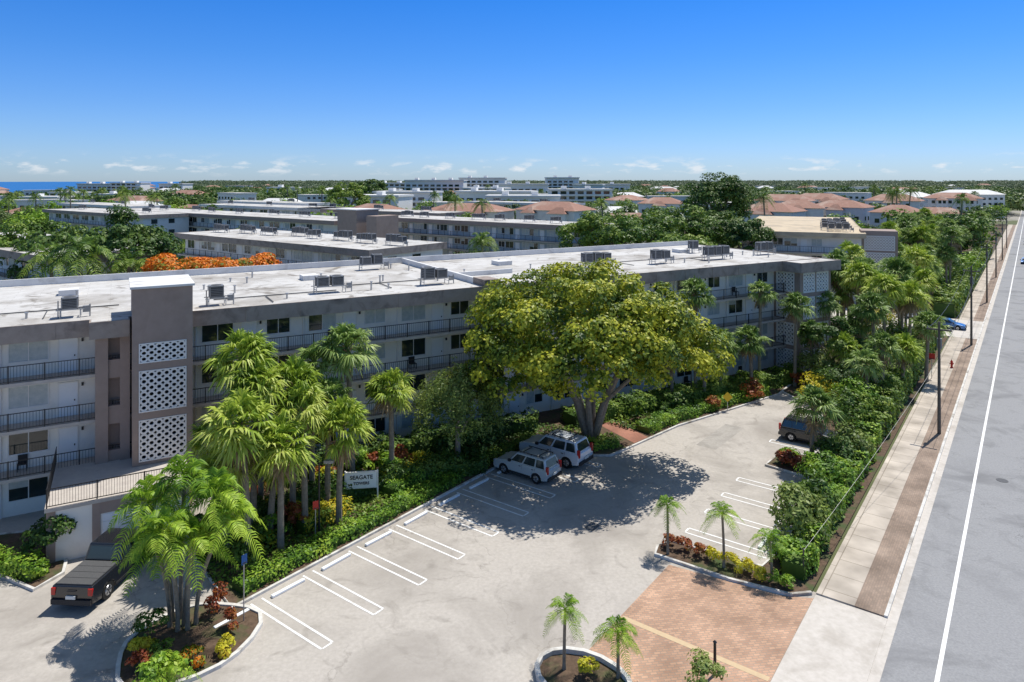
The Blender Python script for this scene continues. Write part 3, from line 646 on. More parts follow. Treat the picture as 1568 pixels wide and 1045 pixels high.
for i in range(420):
    y=230+1000*random.random()**1.3; x=random.uniform(-.9,.8)*y
    q=.8*x-.6*y
    if abs(q)<28 or inexc(x,y,12) or (x<-.55*y and y>640) or any((x-a)**2+(y-b_)**2<26**2 for a,b_ in HS): continue
    HS.append((x,y)); L=random.uniform(12,34);D=random.uniform(9,15);h=random.choice((6.5,8,9.5,10.5,12,13)) ; c=random.choice((0,0,.64,-.64,-.64))
    cc,ss=math.cos(c),math.sin(c)
    tf=lambda X,Y,Z: (x+X*cc-Y*ss,y+X*ss+Y*cc,Z)
    dh.box(-L/2,L/2,-D/2,D/2,0,h,M['wall2'] if random.random()<.6 else M['wall'],tf)
    for k in range(int(h/3)):
        xx=-L/2+1
        while xx<L/2-2: dh.box(xx,xx+1.6,-D/2-.05,-D/2,k*3+1,k*3+2.3,M['glass'],tf); xx+=3.2
    if random.random()<.35:
        a,b=L/2+.6,D/2+.6; k=b*.9
        dh.add([tf(*v) for v in((-a,-b,h),(a,-b,h),(a,b,h),(-a,b,h),(-a+k,0,h+2.6),(a-k,0,h+2.6))],[(0,1,5,4),(1,2,5),(2,3,4,5),(3,0,4),(3,2,1,0)],M['tile'] if random.random()<.6 else M['parapet'])
    else:
        dh.box(-L/2-.4,L/2+.4,-D/2-.4,D/2+.4,h,h+.6,M['parapet'] if random.random()<.7 else M['fascia'],tf)
        dh.box(-L/2,L/2,-D/2,D/2,h+.6,h+.63,M['roof'],tf)
dh.obj('distant_houses')
# ------------------------------------------------------------------ vehicles
def carpaint(name,c,rough=.25,metal=.3):
    m=mat(name,c,rough=rough,metal=metal,spec=.6); b=m.node_tree.nodes['Principled BSDF']; b.inputs['Coat Weight'].default_value=.6; b.inputs['Coat Roughness'].default_value=.05; return m
PS=carpaint('paint_silver',(.50,.54,.54),metal=.15); PW=carpaint('paint_pale_silver',(.66,.71,.76),metal=.1); PK=carpaint('paint_black',(.012,.013,.016),metal=.0); PB=carpaint('paint_blue',(.05,.15,.38)); PR=carpaint('paint_red',(.45,.03,.03),metal=0)
def vehicle(name,kind,paint,x,y,head,sc=1):
    e=empty(name,(x,y,.012),head); e.scale=(sc,sc,sc)
    K={'suv':dict(L=4.7,w=.91,belt=1.08,hood=1.06,top=1.74,cb=(-2.24,1.05),ct=(-2.0,.35),wf=1.42,wr=-1.40,r=.37,wb=.86,wt=.70),
       'sedan':dict(L=4.6,w=.88,belt=.92,hood=.88,top=1.42,cb=(-1.75,1.15),ct=(-.95,.35),wf=1.38,wr=-1.36,r=.33,wb=.83,wt=.62),
       'pickup':dict(L=5.7,w=.98,belt=1.16,hood=1.15,top=1.88,cb=(-.75,1.55),ct=(-.55,.95),wf=1.85,wr=-1.72,r=.40,wb=.92,wt=.76)}[kind]
    L2=K['L']/2;w=K['w'];bz=K['belt'];r=K['r'];ar=r+.07
    out=[(-L2+.02,.42),(-L2,.8),(-L2+.06,bz),(K['cb'][1],bz),(L2-.35,K['hood']-.1),(L2-.08,K['hood']-.22),(L2,.6),(L2-.06,.34)]
    for cx in(K['wf'],K['wr']):
        out.append((cx+ar,.30))
        for i in range(1,8):
            t=math.pi*i/8; out.append((cx+ar*math.cos(t),.32+ar*math.sin(t)))
        out.append((cx-ar,.30))
    n=len(out); mb=MB()
    def yw(z): return w-.05*max(0,(z-.75))/.4
    vs=[(a,-yw(z),z) for a,z in out]+[(a,yw(z),z) for a,z in out]
    mb.add(vs,[tuple(range(n)),tuple(range(2*n-1,n-1,-1))]+[(i,n+i,n+(i+1)%n,(i+1)%n) for i in range(n)],paint)
    bo=mb.obj('body',e,bevel=.05)
    bm=bmesh.new(); bm.from_mesh(bo.data); bmesh.ops.recalc_face_normals(bm,faces=bm.faces); bmesh.ops.triangulate(bm,faces=[f for f in bm.faces if len(f.verts)>6]); bm.to_mesh(bo.data); bm.free()
    b0,b1=K['cb'];t0,t1=K['ct'];wb,wt,zt=K['wb'],K['wt'],K['top']; cb=MB()
    cb.add([(b0,-wb,bz-.02),(b1,-wb,bz-.02),(b1,wb,bz-.02),(b0,wb,bz-.02),(t0,-wt,zt),(t1,-wt,zt),(t1,wt,zt),(t0,wt,zt)],[(3,2,1,0),(4,5,6,7),(0,1,5,4),(1,2,6,5),(2,3,7,6),(3,0,4,7)],paint)
    cb.obj('cabin',e,bevel=.07)
    g=MB(); tr=MB()
    def P(a,b,sg,off=.014):
        zz=bz+(zt-bz)*b; xb=b0+(b1-b0)*a; xt=t0+(t1-t0)*a; yy=(wb+(wt-wb)*b+off)*sg
        return (xb+(xt-xb)*b,yy,zz)
    spans={'suv':[(.05,.27),(.31,.60),(.64,.93)],'sedan':[(.12,.46),(.50,.88)],'pickup':[(.08,.42),(.47,.90)]}[kind]
    for sg in(-1,1):
        for a0,a1 in spans:
            q=[P(a0,.10,sg),P(a1,.10,sg),P(a1-.0,.84,sg),P(a0,.84,sg)]
            if sg>0: q=q[::-1]
            g.quad(q,M['glass'])
    def E(yf,b,fr,off=.014):
        zz=bz+(zt-bz)*b; xx=(b1+(t1-b1)*b+off) if fr else (b0+(t0-b0)*b-off); return (xx,yf*(wb+(wt-wb)*b),zz)
    g.quad([E(-.86,.08,True),E(.86,.08,True),E(.84,.88,True),E(-.84,.88,True)],M['glass'])
    g.quad([E(.82,.15,False),E(-.82,.15,False),E(-.80,.85,False),E(.80,.85,False)],M['glass'])
    g.obj('windows',e)
    for sg in(-1,1):
        for a0,a1 in spans[-2:]:
            xm=b0+(b1-b0)*(a0-.02); tr.box(xm-.008,xm+.008,sg*(w-.025)-.012,sg*(w-.025)+.012,.45,bz-.06,M['trim'])
            tr.box(xm+.1,xm+.26,sg*w-.035,sg*w+.005,bz-.18,bz-.14,M['trim'])
        ya,yb=sorted((sg*(w+.02),sg*(w+.17))); tr.box(b1-.35,b1-.15,ya,yb,bz+.02,bz+.18,M['trim'])
        tr.box(K['wr']+ar+.02,K['wf']-ar-.02,sg*w-.02,sg*w+.012,.33,.45,M['trim'])
        if kind=='suv':
            tr.box(-L2-.02,-L2+.14,sg*.80-.09,sg*.80+.07,.85,bz+.25,M['red'])
            tr.box(t0+.15,t1-.1,sg*(wt-.1)-.02,sg*(wt-.1)+.02,zt+.06,zt+.10,M['trim'])
            for xx in(t0+.2,(t0+t1)/2,t1-.2): tr.box(xx-.03,xx+.03,sg*(wt-.1)-.015,sg*(wt-.1)+.015,zt-.02,zt+.06,M['trim'])
        else: tr.box(-L2-.015,-L2+.1,sg*(w-.13)-.1,sg*(w-.13)+.09,bz-.38,bz-.08,M['red'])
        tr.box(L2-.16,L2+.01,sg*(w-.22)-.14,sg*(w-.22)+.12,K['hood']-.42,K['hood']-.25,M['lens'])
    if kind=='suv':
        for xx in(t0+.55,t1-.5): tr.box(xx-.03,xx+.03,-(wt-.12),wt-.12,zt+.10,zt+.13,M['trim'])
    tr.box(-L2-.07,-L2+.1,-w+.06,w-.06,.38,.60,M['trim'] if kind!='sedan' else paint); tr.box(L2-.1,L2+.06,-w+.08,w-.08,.34,.52,M['trim'])
    tr.box(L2-.03,L2+.012,-.45,.45,.58,.78,M['trim'])
    tr.box(-L2-.085,-L2-.02,-.22,.22,.64,.78,M['plate'])
    if kind=='pickup':
        tr.box(-L2+.14,b0-.08,-w+.16,w-.16,bz+.005,bz+.05,M['acd']); tr.box(-L2-.02,-L2+.01,-.2,.2,.95,1.0,M['trim'])
        for i in range(1,4): tr.box(-L2+.14+i*.47,-L2+.16+i*.47,-w+.16,w-.16,bz+.05,bz+.056,M['trim'])
    tr.obj('trim_and_lights',e)
    wh=MB()
    for cx in(K['wf'],K['wr']):
        for sg in(-1,1):
            o=sg*(w-.02); i=sg*(w-.27)
            wh.cyl((cx,i,r),(cx,o,r),r,r,M['tyre'],22); wh.cyl((cx,o-sg*.03,r),(cx,o+sg*.012,r),r*.62,r*.55,M['rim'],14)
            wh.cyl((cx,o+sg*.01,r),(cx,o+sg*.02,r),r*.16,r*.14,M['trim'],8)
            for k in range(5):
                t=k*1.2566; c=Vector((cx,o+sg*.014,r)); d=Vector((math.cos(t),0,math.sin(t)))
                wh.cyl(c+d*r*.22,c+d*r*.5,.02,.035,M['trim'],4)
    wh.box(-L2+.4,L2-.4,-w+.3,w-.3,.28,.55,M['trim'])
    wh.obj('wheels_and_chassis',e)
    return e
QA=math.atan2(-.6,.8)
nose=QA+math.pi
x,y=W(39.6,-28.4); vehicle('parked_suv','suv',PS,x,y,nose,.99)
x,y=W(43.1,-28.3); vehicle('parked_suv','suv',PW,x,y,nose,1.12)
vehicle('pickup_truck','pickup',PK,-20.9,36.2,math.pi/2-.06,1.08)
x,y=W(58.0,-13.9); vehicle('parked_suv','suv',PK,x,y,QA,.96)
x,y=W(114,-9.5); vehicle('parked_car','sedan',PB,x,y,QA,1)
x,y=W(119,-14); vehicle('parked_car','sedan',PW,x,y,QA,1)
x,y=W(215,-1.2); vehicle('driving_car','sedan',PB,x,y,ROAD_ANG+math.pi,1)
x,y=W(280,-1); vehicle('driving_car','sedan',PS,x,y,ROAD_ANG+math.pi,1)
x,y=W(330,-1); vehicle('driving_car','suv',PR,x,y,ROAD_ANG+math.pi,1)
# ------------------------------------------------------------------ street furniture
poles=[(W(66,-6.0),9.2),(W(104,-6.0),10),(W(142,-6.0),10),(W(180,-6),10),(W(220,-6),10),(W(260,-6),10)]
for (x,y),h in poles:
    e=empty('utility_pole',(x,y,0),ROAD_ANG); mb=MB(); mb.cyl((0,0,0),(0,0,h),.14,.09,M['wood'],10); mb.box(-.06,.06,-.9,.9,h-.7,h-.58,M['wood'])
    for yy in(-.8,0,.8): mb.cyl((0,yy,h-.58),(0,yy,h-.42),.04,.03,M['pipe'],6)
    mb.cyl((.3,0,h-2.2),(.3,0,h-1.4),.18,.18,M['acg'],10); mb.obj('pole_and_crossarm',e)
mb=MB()
for i in range(5):
    (x0,y0),h0=poles[i];(x1,y1),h1=poles[i+1]
    for off,dz in((-.64,-.45),(.64,-.45),(0,-2.4)):
        pr=None
        for k in range(13):
            t=k/12; p=(x0+(x1-x0)*t+off*.8,y0+(y1-y0)*t-off*.6,h0+(h1-h0)*t+dz-.9*4*t*(1-t))
            if pr: mb.cyl(pr,p,.018,.018,M['black'],4,False)
            pr=p
(x0,y0),h0=poles[0]; x1,y1=W(37.6,-9.4); pr=None
for k in range(15):
    t=k/14; p=(x0+(x1-x0)*t,y0+(y1-y0)*t,(h0-3)*(1-t)+1.6*t-.3*4*t*(1-t))
    if pr: mb.cyl(pr,p,.009,.009,M['acg'],4,False)
    pr=p
mb.cyl((x1,y1,0),(x1,y1,1.7),.04,.04,M['wood'],6)
mb.obj('overhead_wires')
def lamp(x,y,h=4.2):
    e=empty('parking_lot_lamp',(x,y,.1)); mb=MB(); mb.cyl((0,0,0),(0,0,h),.06,.05,M['black'],8); mb.cyl((0,0,0),(0,0,.3),.13,.11,M['black'],8)
    mb.cyl((0,0,h),(.45,0,h+.1),.03,.03,M['black'],6); mb.box(.3,.85,-.13,.13,h+.03,h+.17,M['acg']); mb.box(.34,.8,-.1,.1,h+.01,h+.03,M['lens']); mb.obj('post_and_head',e)
lamp(-11.2,40.2); lamp(*W(62,-25.5)); 
def sign(name,x,y,rot,h,w,hh,face,z0=.1):
    e=empty(name,(x,y,z0),rot); mb=MB(); mb.cyl((0,0,0),(0,0,h),.03,.03,M['pipe'],6); mb.box(-w/2,w/2,-.045,-.032,h-hh,h,face); mb.box(-w/2+.04,w/2-.04,-.05,-.045,h-hh+.04,h-hh+.09,M['black']); mb.obj('post_and_plate',e)
sign('parking_sign',-11.3,39.8,.5,2.2,.32,.48,M['redpaint']); sign('handicap_parking_sign',*W(18.4,-29.5),1.0,3.1,.3,.45,mat('sign_blue',(.03,.10,.3)))
sign('stop_sign',*W(84,-8.3),-.6,2.6,.6,.6,M['redpaint']) 
e=empty('caution_sign',(*W(61.3,-21.8),.1),-.2); mb=MB(); mb.cyl((0,0,0),(0,0,1.2),.03,.03,M['pipe'],6); mb.quad([(0,-.04,.75),(.45,-.04,1.2),(0,-.04,1.65),(-.45,-.04,1.2)],M['signyel']); mb.quad([(0,-.03,.75),(-.45,-.03,1.2),(0,-.03,1.65),(.45,-.03,1.2)],M['signyel']); mb.obj('post_and_plate',e)
e=empty('building_name_sign',(-9.7,44.6,.1),.15); e.scale=(.92,.92,.92); mb=MB()
mb.box(-1.05,1.05,-.06,.06,.95,1.95,M['door']); mb.box(-1.1,1.1,-.075,.075,1.95,2.03,M['frame']); mb.box(-1.1,1.1,-.075,.075,.87,.95,M['frame'])
for xx in(-1.15,1.07): mb.box(xx,xx+.09,-.06,.06,0,2.1,M['frame'])
mb.obj('board_and_posts',e)
for txt,z,sz in(('SEAGATE',1.52,.38),('TOWERS',1.14,.27)):
    cu=bpy.data.curves.new('lettering','FONT'); cu.body=txt; cu.size=sz; cu.align_x='CENTER'; cu.extrude=.01; cu.offset=.006; cu.materials.append(M['black'])
    o=bpy.data.objects.new('lettering',cu); link(o,e); o.location=(0,-.075,z); o.rotation_euler=(math.pi/2,0,0)
def hydrant(x,y):
    e=empty('fire_hydrant',(x,y,.1)); mb=MB(); m=M['redpaint']; mb.cyl((0,0,0),(0,0,.07),.17,.17,m,12); mb.cyl((0,0,.07),(0,0,.62),.11,.11,m,12); mb.cyl((0,0,.62),(0,0,.70),.15,.14,m,12); mb.cyl((0,0,.70),(0,0,.84),.12,.04,m,12); mb.cyl((0,0,.84),(0,0,.9),.03,.03,m,6)
    mb.cyl((-.22,0,.48),(.22,0,.48),.055,.055,m,8); mb.cyl((0,-.2,.45),(0,0,.45),.07,.07,m,8); mb.obj('hydrant_body',e)
hydrant(*W(90,-7.0))
mb=MB(); mb.cyl((0,0,0),(0,0,1.35),.07,.06,M['black'],8); mb.cyl((0,0,1.35),(0,0,1.42),.09,.03,M['black'],8); o=mb.obj('bollard_post'); o.location=(8.5,29,.02)
# ------------------------------------------------------------------ planting: near
for (x,y,z,r,k) in((-16.2,41,10.2,2.6,3),(-14.5,38,7.4,2.7,4),(-13.3,42,8.3,2.3,3),(-12.9,38.6,5.9,2.4,4),(-10.6,46,9.7,2.5,0),(-10.4,41.6,6.0,2.3,4),(-8.2,47.2,6.5,2.1,3),(-13.0,45,8.9,1.8,1),(-15.8,43.6,7.6,2.1,3),(-17.2,40.4,5.6,2.0,4),(-11.6,43.5,7.0,2.0,1),(-15.0,40.2,8.9,2.2,4),(-13.9,39.8,4.6,1.9,4),(-12.2,40.8,7.4,2.0,3),(-16.0,38.8,5.0,2.0,3)):
    palm('sabal_palm',x,y,z,r,SAB,.19,(random.uniform(-.4,.4),random.uniform(-.3,.3)),.1,idx=k)
for (bx,by,cx,cy,z,r) in((-15.9,32.4,-17.1,32.6,5.6,2.3),(-15.6,32.6,-15.6,33.0,6.5,2.3),(-15.2,32.1,-13.9,32.4,6.0,2.3),(-14.9,31.8,-14.5,31.3,4.5,2.1),(-15.8,32.0,-16.3,31.4,4.3,1.9),(-14.7,32.2,-13.1,32.0,5.1,2.0),(-15.3,31.7,-15.6,31.0,5.2,2.0)):
    palm('feather_palm',bx,by,z,r,FEA,.10,(cx-bx,cy-by),.1)
for (x,y,z,r,l) in((8.6,38.2,2.75,1.25,(0,.1)),(11.3,36.9,2.95,1.4,(-.1,0)),(13.4,35.7,2.2,1.35,(-.1,.1)),(2.2,29.2,2.55,1.25,(.05,.1)),(4.4,28.7,1.95,1.4,(0,.05))):
    palm('pygmy_date_palm',x,y,z,r,SFE,.075,l,.1)
for (x,y,z,r) in((23.3,67.3,5.3,2.2),(20,66.4,5.0,2.3),(28.4,69.5,8.2,2.1),(25.1,70.2,9.4,1.9),(17.5,66,10.0,2.2),(21.6,49.9,4.5,2.2),(18.0,64.8,6.2,1.8),(30.5,70.5,5.3,1.8),(14.8,64,4.4,1.7)):
    palm('sabal_palm',x,y,z,r,SAB[:3],.17,(random.uniform(-.3,.3),0),.1)
for (x,y,z,r) in((40.4,75,9.0,2.8),(33,68,4.3,2.1),(41.4,85,7.3,2.6),(37.5,66.5,4.6,2.2),(35.5,80,6.3,2.4),(45,80,7.5,2.6),(47,92,9.0,2.6),(50,88,6.5,2.5),(39,90,6.3,2.2),(36.5,72.5,6.2,2.2),(42.5,71,6.0,2.3),(34.5,76,7.5,2.3),(44,87,9,2.5),(53,97,8.5,2.5),(36.8,70,8.0,2.3),(39.5,79.5,10,2.6),(43.6,76,8.2,2.5),(49.5,84.5,8.6,2.6),(57,98,9.8,2.7),(31,60.5,4.8,2.0),(34,63.5,5.5,2.0)):
    palm('sabal_palm',x,y,z,r,SAB,.18,(random.uniform(-.5,.5),0),.1)
for i in range(60):
    p=random.uniform(88,250); q=random.uniform(-27,-10.5)
    if 105<p<124: continue
    palm('sabal_palm',*W(p,q),random.uniform(6.5,11),random.uniform(2.3,3.1),SAB[:4],.18,(random.uniform(-.5,.5),0),.1)
e=empty('shade_tree',(6.3,55.5,.1)); mb=MB()
for (mx,my,mz,tx,ty,tz,r) in((-1.2,-1.2,3.4,-4.6,-5,8.6,.42),(1.2,-.8,3.6,4.5,-2.5,9.5,.40),(.2,.4,3.6,-.5,.5,11,.34),(-.4,-1.8,3.6,1.2,-8,8.8,.30),(-.9,.2,3.3,-5.5,1.0,9.5,.28),(.9,-1.2,3.2,6.2,-5.8,8.4,.24)):
    m_=Vector((mx,my,mz)); t_=Vector((tx,ty,tz)); k_=m_.lerp(t_,.5)+Vector((0,0,.8))
    mb.cyl((mx*.15,my*.15,-.1),m_,r*1.05,r*.75,M['bark2'],9); mb.cyl(m_,k_,r*.75,r*.5,M['bark2'],8); mb.cyl(k_,t_,r*.5,r*.15,M['bark2'],7)
    for i in range(4):
        s_=m_.lerp(t_,random.uniform(.4,.9)); mb.cyl(s_,s_+Vector((random.uniform(-2.4,2.4),random.uniform(-2.4,2.4),random.uniform(.5,2.4))),r*.25,.03,M['bark2'],5)
mb.obj('trunk_and_limbs',e)
Vt=[crown((-.9,-4.0,9.1),(9.0,7.8,5.3),200,42000,.29,clr=(.10,.18),low=-.3,asp=.6,inner=.58),
    crown((-5.8,-5.5,7.1),(3.8,3.8,3.0),40,7500,.29,clr=(.2,.32),low=-.7,asp=.6),
    crown((5.6,-4.5,7.7),(3.8,4.2,2.8),40,7500,.29,clr=(.2,.32),low=-.6,asp=.6),
    crown((-1.2,-8.6,8.0),(5.4,3.0,2.4),36,7000,.29,clr=(.2,.32),low=-.5,asp=.6)]
quads_obj('crown',np.concatenate(Vt),LF['big'],e)
e=empty('weeping_tree',(-3.9,49.8,.1)); mb=MB(); mb.cyl((0,0,0),(0,0,3.5),.22,.15,M['bark2'],8)
for i in range(6):
    a=i*1.05; mb.cyl((0,0,2.2+.2*i),(1.5*math.cos(a),1.5*math.sin(a),4.6+.2*i),.09,.03,M['bark2'],5)
mb.obj('trunk_and_limbs',e)
Vs=[]
for i in range(200):
    a=rng.random()*6.28; rr=3.1*math.sqrt(rng.random()); zt=7.2-.26*rr**1.7+rng.normal()*.3; L=rng.uniform(1.2,3.4); n=70
    t=rng.random(n); P=np.stack([rr*math.cos(a)*(1+.15*t)+rng.normal(size=n)*.15,rr*math.sin(a)*(1+.15*t)+rng.normal(size=n)*.15,np.maximum(zt-L*t,.3)],1)
    Vs.append(leaf_quads(P,np.tile([math.cos(a),math.sin(a),.6],(n,1)),.24,.35))
quads_obj('crown',np.concatenate(Vs),LF['wil'],e)
hedge('boxwood_hedge',[W(19.5,-31.8),W(27,-31.8),W(36,-31.8)],1.3,.55,LF['hedge'],110,.17)
hedge('boxwood_hedge',[W(36.2,-31.9),W(45,-31.9)],1.1,.6,LF['md'],90,.18)
hedge('boxwood_hedge',[W(31.2,-33.6),W(34,-33.6)],1.3,.9,LF['hedge'],110,.16)
hedge('ixora_hedge',[W(31.8,-35.0),W(36.5,-34.6)],1.1,1.0,LF['yel'],90,.18)
hedge('ixora_hedge',[W(25.0,-34.3),W(28.6,-34.3)],1.1,.8,LF['yel'],90,.18)
hedge('ficus_hedge',[(-15.5,41.5),(-12,44.2),(-7,47.4),(-2,49.5)],1.4,1.2,LF['dk'],80,.22)
cover('ground_cover',[W(19,-33),W(36,-32.6),W(38,-36),W(26,-40),W(20,-37)],70,.22,LF['md'],.1,.35)
cover('ground_cover',[W(37,-33),W(45,-32),W(49,-30),W(47,-38),W(38,-40)],60,.22,LF['dk'],.1,.4)
hedge('foundation_hedge',[B(-19,-1.5),B(-8,-1.4),B(4,-1.5)],1.6,1.4,LF['dk'],60,.25)
hedge('foundation_hedge',[B(7,-2.2),B(20,-2.5),B(35,-3.0)],2.0,1.3,LF['md'],60,.25)
cover('ground_cover',[W(46,-27.5),W(48.4,-25.3),W(48.8,-31),W(45.6,-30)],60,.22,LF['md'],.1,.5)
hedge('boxwood_hedge',[W(46.0,-29.6),W(46.1,-27.0),W(48,-25.8)],1.0,.7,LF['hedge'],110,.17)
hedge('boxwood_hedge',[W(51.8,-25.4),W(56,-24.7),W(62,-22.9),W(68.5,-20.7)],1.4,.7,LF['hedge'],90,.2)
cover('ground_cover',[W(51.5,-26),W(60,-23.5),W(69,-21),W(70,-26),W(58,-31),W(52,-31)],50,.25,LF['md'],.1,.5)
for i in range(46):
    p=random.uniform(19.8,37); q=random.uniform(-39,-33.2)
    if 27<p<33 and q>-37: continue
    shrub(random.choice(('croton_shrub','tropical_shrub')),*W(p,q),random.uniform(.4,.8),random.uniform(.7,1.5),random.choice((LF['md'],LF['hedge'],LF['redl'],LF['yel'],LF['dk'],LF['md'])),420,.2)
for i in range(30):
    s=random.uniform(-19,35); n_=random.uniform(-6,-2.2)
    if 4<s<9: continue
    shrub('tropical_shrub',*B(s,n_),random.uniform(.5,1.0),random.uniform(.9,2.0),random.choice((LF['md'],LF['dk'],LF['hedge'],LF['redl'])),500,.24)
for (p,q,r,h,mt) in((17.6,-29.4,.5,.8,'redl'),(14.6,-29.6,.6,.9,'md'),(15.2,-31.6,.7,1.3,'md'),(16.6,-28.3,.5,.5,'yel'),(17.9,-31,.5,1.3,'redl'),(14.4,-31,.6,.7,'yel'),(13.9,-29.9,.5,.8,'redl'),(15.4,-28.6,.55,.6,'org')):
    shrub('croton_shrub',*W(p,q),r,h,LF[mt],500,.16)
for t in np.linspace(0,1,9):
    q=-16.2+6.6*t
    shrub('croton_shrub',*W(36.4+.2*math.sin(5*t),q),.45,.7,LF['yel'] if (.35<t<.8) else LF['redl' if t<.3 else 'hedge'],380,.15)
shrub('croton_shrub',*W(25.0,-14.9),.5,.6,LF['yel'],400,.15); shrub('silver_shrub',7.6,28.0,.9,1.1,LF['wil'],900,.16)
shrub('tropical_shrub',-14.2,27.6,.9,1.6,LF['hedge'],800,.2)
palm('pygmy_date_palm',-14.0,27.9,1.0,1.5,SFE,.08,(0,0),.05)
hedge('boxwood_hedge',[(-24.5,35.9),(-27,37),(-34,37)],1.2,.7,LF['hedge'],110,.18)
shrub('tropical_shrub',-24.8,37.6,.8,2.6,LF['dk'],1500,.2); shrub('tropical_shrub',-25.9,38.2,.8,2.0,LF['dk'],1200,.2); shrub('croton_shrub',-24.6,36.0,.45,.7,LF['hedge'],400,.16); 
hedge('seagrape_hedge',[W(37.5,-9.9),W(44,-10.0),W(52,-10.0),W(60,-10.1)],1.4,1.3,LF['hedge'],75,.24,wob=.4)
hedge('seagrape_hedge',[W(61.5,-10.4),W(75,-10.6),W(92,-10.6),W(107,-10.6)],2.2,1.9,LF['md'],55,.32,wob=.4)
hedge('seagrape_hedge',[W(123,-10.6),W(160,-10.6),W(240,-10.6)],3,2.6,LF['md'],18,.6)
for (p,q,r,h,mt,n) in((39.2,-10.3,1.0,1.0,'hedge',1200),(41.6,-10.9,1.5,3.2,'wil',2600),(44.2,-10.6,1.3,2.8,'md',2200),(50,-11,1.6,2.0,'hedge',2200),(53.4,-11.0,1.5,2.0,'dk',2200),(55,-10.4,1.2,2.6,'wil',2000),(62.3,-12.0,1.6,3.2,'md',3000),(64.8,-12.0,1.8,3.4,'hedge',3000),(69,-13.5,2.2,3.8,'dk',3600),(67.5,-15.5,1.6,2.6,'yel',1500),(73,-11.5,1.9,3.2,'md',2800),(78,-13,2.0,3.6,'hedge',3000),(52.2,-14.0,.9,.8,'redl',700),(53.2,-14.4,.7,.7,'hedge',600),(75,-17.5,2.2,3.2,'wil',3000),(84,-15,2.4,4,'dk',3200),(91,-13,2.3,4,'md',3200),(98,-15,2.6,4.5,'yel',2200),(82,-20,2.4,3.5,'md',2600),(90,-20,2.4,4,'dk',2600)):
    shrub('seagrape_shrub',*W(p,q),r,h,LF[mt],n,.25,ncl=22)
for i in range(22):
    p=random.uniform(126,300); q=random.uniform(-30,-12)
    shrub('roadside_shrub',*W(p,q),random.uniform(2.2,4.2),random.uniform(3.5,6.5),random.choice((LF['md'],LF['dk'],LF['hedge'])),2200,.5,ncl=18)
broad_tree('roadside_tree',*W(75,-16),7,3.0,LF['dk'],ncl=24,nlf=5000,size=.3,trunk=.2)
broad_tree('ficus_tree',-46.5,84,17.2,5.6,LF['dk'],rz=5.5,ncl=60,nlf=12000,size=.42)
broad_tree('ficus_tree',-58,90,14.5,6,LF['dk'],rz=5,ncl=40,nlf=9000,size=.45)
broad_tree('ficus_tree',-66,96,15,6,LF['md'],rz=5,ncl=40,nlf=9000,size=.45)
broad_tree('royal_poinciana_tree',-31.5,71.5,13.4,7.6,LF['org'],rz=3.0,ncl=50,nlf=12000,size=.36,low=-.2,flat=.7)
broad_tree('royal_poinciana_tree',-27,73.5,12.8,4.6,LF['org'],rz=2.6,ncl=26,nlf=6000,size=.36,low=-.2,flat=.7)
palm('coconut_palm',-43.0,69,13.4,5.0,COC,.22,(0,0)); palm('coconut_palm',-40.2,71,12.2,4.2,COC,.2,(1,0)); palm('coconut_palm',-48.5,74,12.4,4.2,COC,.22,(-1,0))
broad_tree('banyan_tree',47,158,23.0,7.4,LF['dk'],rz=7.5,ncl=90,nlf=15000,size=.55,trunk=.6)
for (x,y,h,r) in((21,117,15.6,7.5),(30,122,16.5,7),(14,124,15,6),(37,128,15.5,6.5),(26,108,13.0,6),(41,121,14,5)):
    broad_tree('ficus_tree',x,y,h,r,random.choice((LF['md'],LF['dk'])),rz=r*.8,ncl=60,nlf=9500,size=.48)
broad_tree('ficus_tree',-71,300,19.5,9,LF['md'],ncl=50,nlf=7000,size=.9,trunk=.6); broad_tree('ficus_tree',-85,420,22.5,12,LF['dk'],ncl=50,nlf=7000,size=1.1,trunk=.8)
for i in range(90):
    y=random.uniform(95,480); x=random.uniform(-.75,.71)*y
    if .8*x-.6*y>-12 or inexc(x,y,3): continue
    palm('coconut_palm',x,y,random.uniform(11,18) if y>170 else random.uniform(8,11.5),random.uniform(3.2,4.4),COC,.24,(random.uniform(-1,1),0))
# ------------------------------------------------------------------ distant trees (face instancing)
def instancer(name,child_me,items):
    V=[];F=[]
    for (x,y,z,s,r) in items:
        b=len(V); h=s/2
        for (a,c) in((-h,-h),(h,-h),(h,h),(-h,h)): V.append((x+a*math.cos(r)-c*math.sin(r),y+a*math.sin(r)+c*math.cos(r),z))
        F.append((b,b+1,b+2,b+3))
    me=bpy.data.meshes.new(name); me.from_pydata(V,[],F); o=link(bpy.data.objects.new(name,me))
    o.instance_type='FACES'; o.use_instance_faces_scale=True; o.instance_faces_scale=1; o.show_instancer_for_render=False; o.show_instancer_for_viewport=False
    link(bpy.data.objects.new('tree_clump',child_me),o)
def unit_tree(mt,n=900,fl=.38):
    V=crown((0,0,1-fl),(.5,.5,fl),30,n,.078,clr=(.2,.38),low=-.6); return quads_obj('tree_crown',V,mt,mesh_only=True)
def grove(mt,n=26):
    Vs=[]
    for i in range(n):
        a=rng.random()*6.28; rr=.5*math.sqrt(rng.random()); h=rng.uniform(.12,.27); w=rng.uniform(.07,.14)
        Vs.append(crown((rr*math.cos(a),rr*math.sin(a),h*.6),(w,w,h*.42),8,110,.038,clr=(.35,.55),low=-.3))
    return quads_obj('grove_crown',np.concatenate(Vs),mt,mesh_only=True)
def excluded(x,y,mg=4):
    q=.8*x-.6*y;p=.6*x+.8*y
    if -11<q<12: return True
    if p<125 and q>-62 and y<75: return True
    s=(x-BO[0])*.869+(y-BO[1])*.494; n_=-(x-BO[0])*.494+(y-BO[1])*.869
    if -60<s<60 and n_<25: return True
    if -26<q<0 and 60<p<140: return True
    return inexc(x,y,mg)
its=[[],[],[],[],[]]
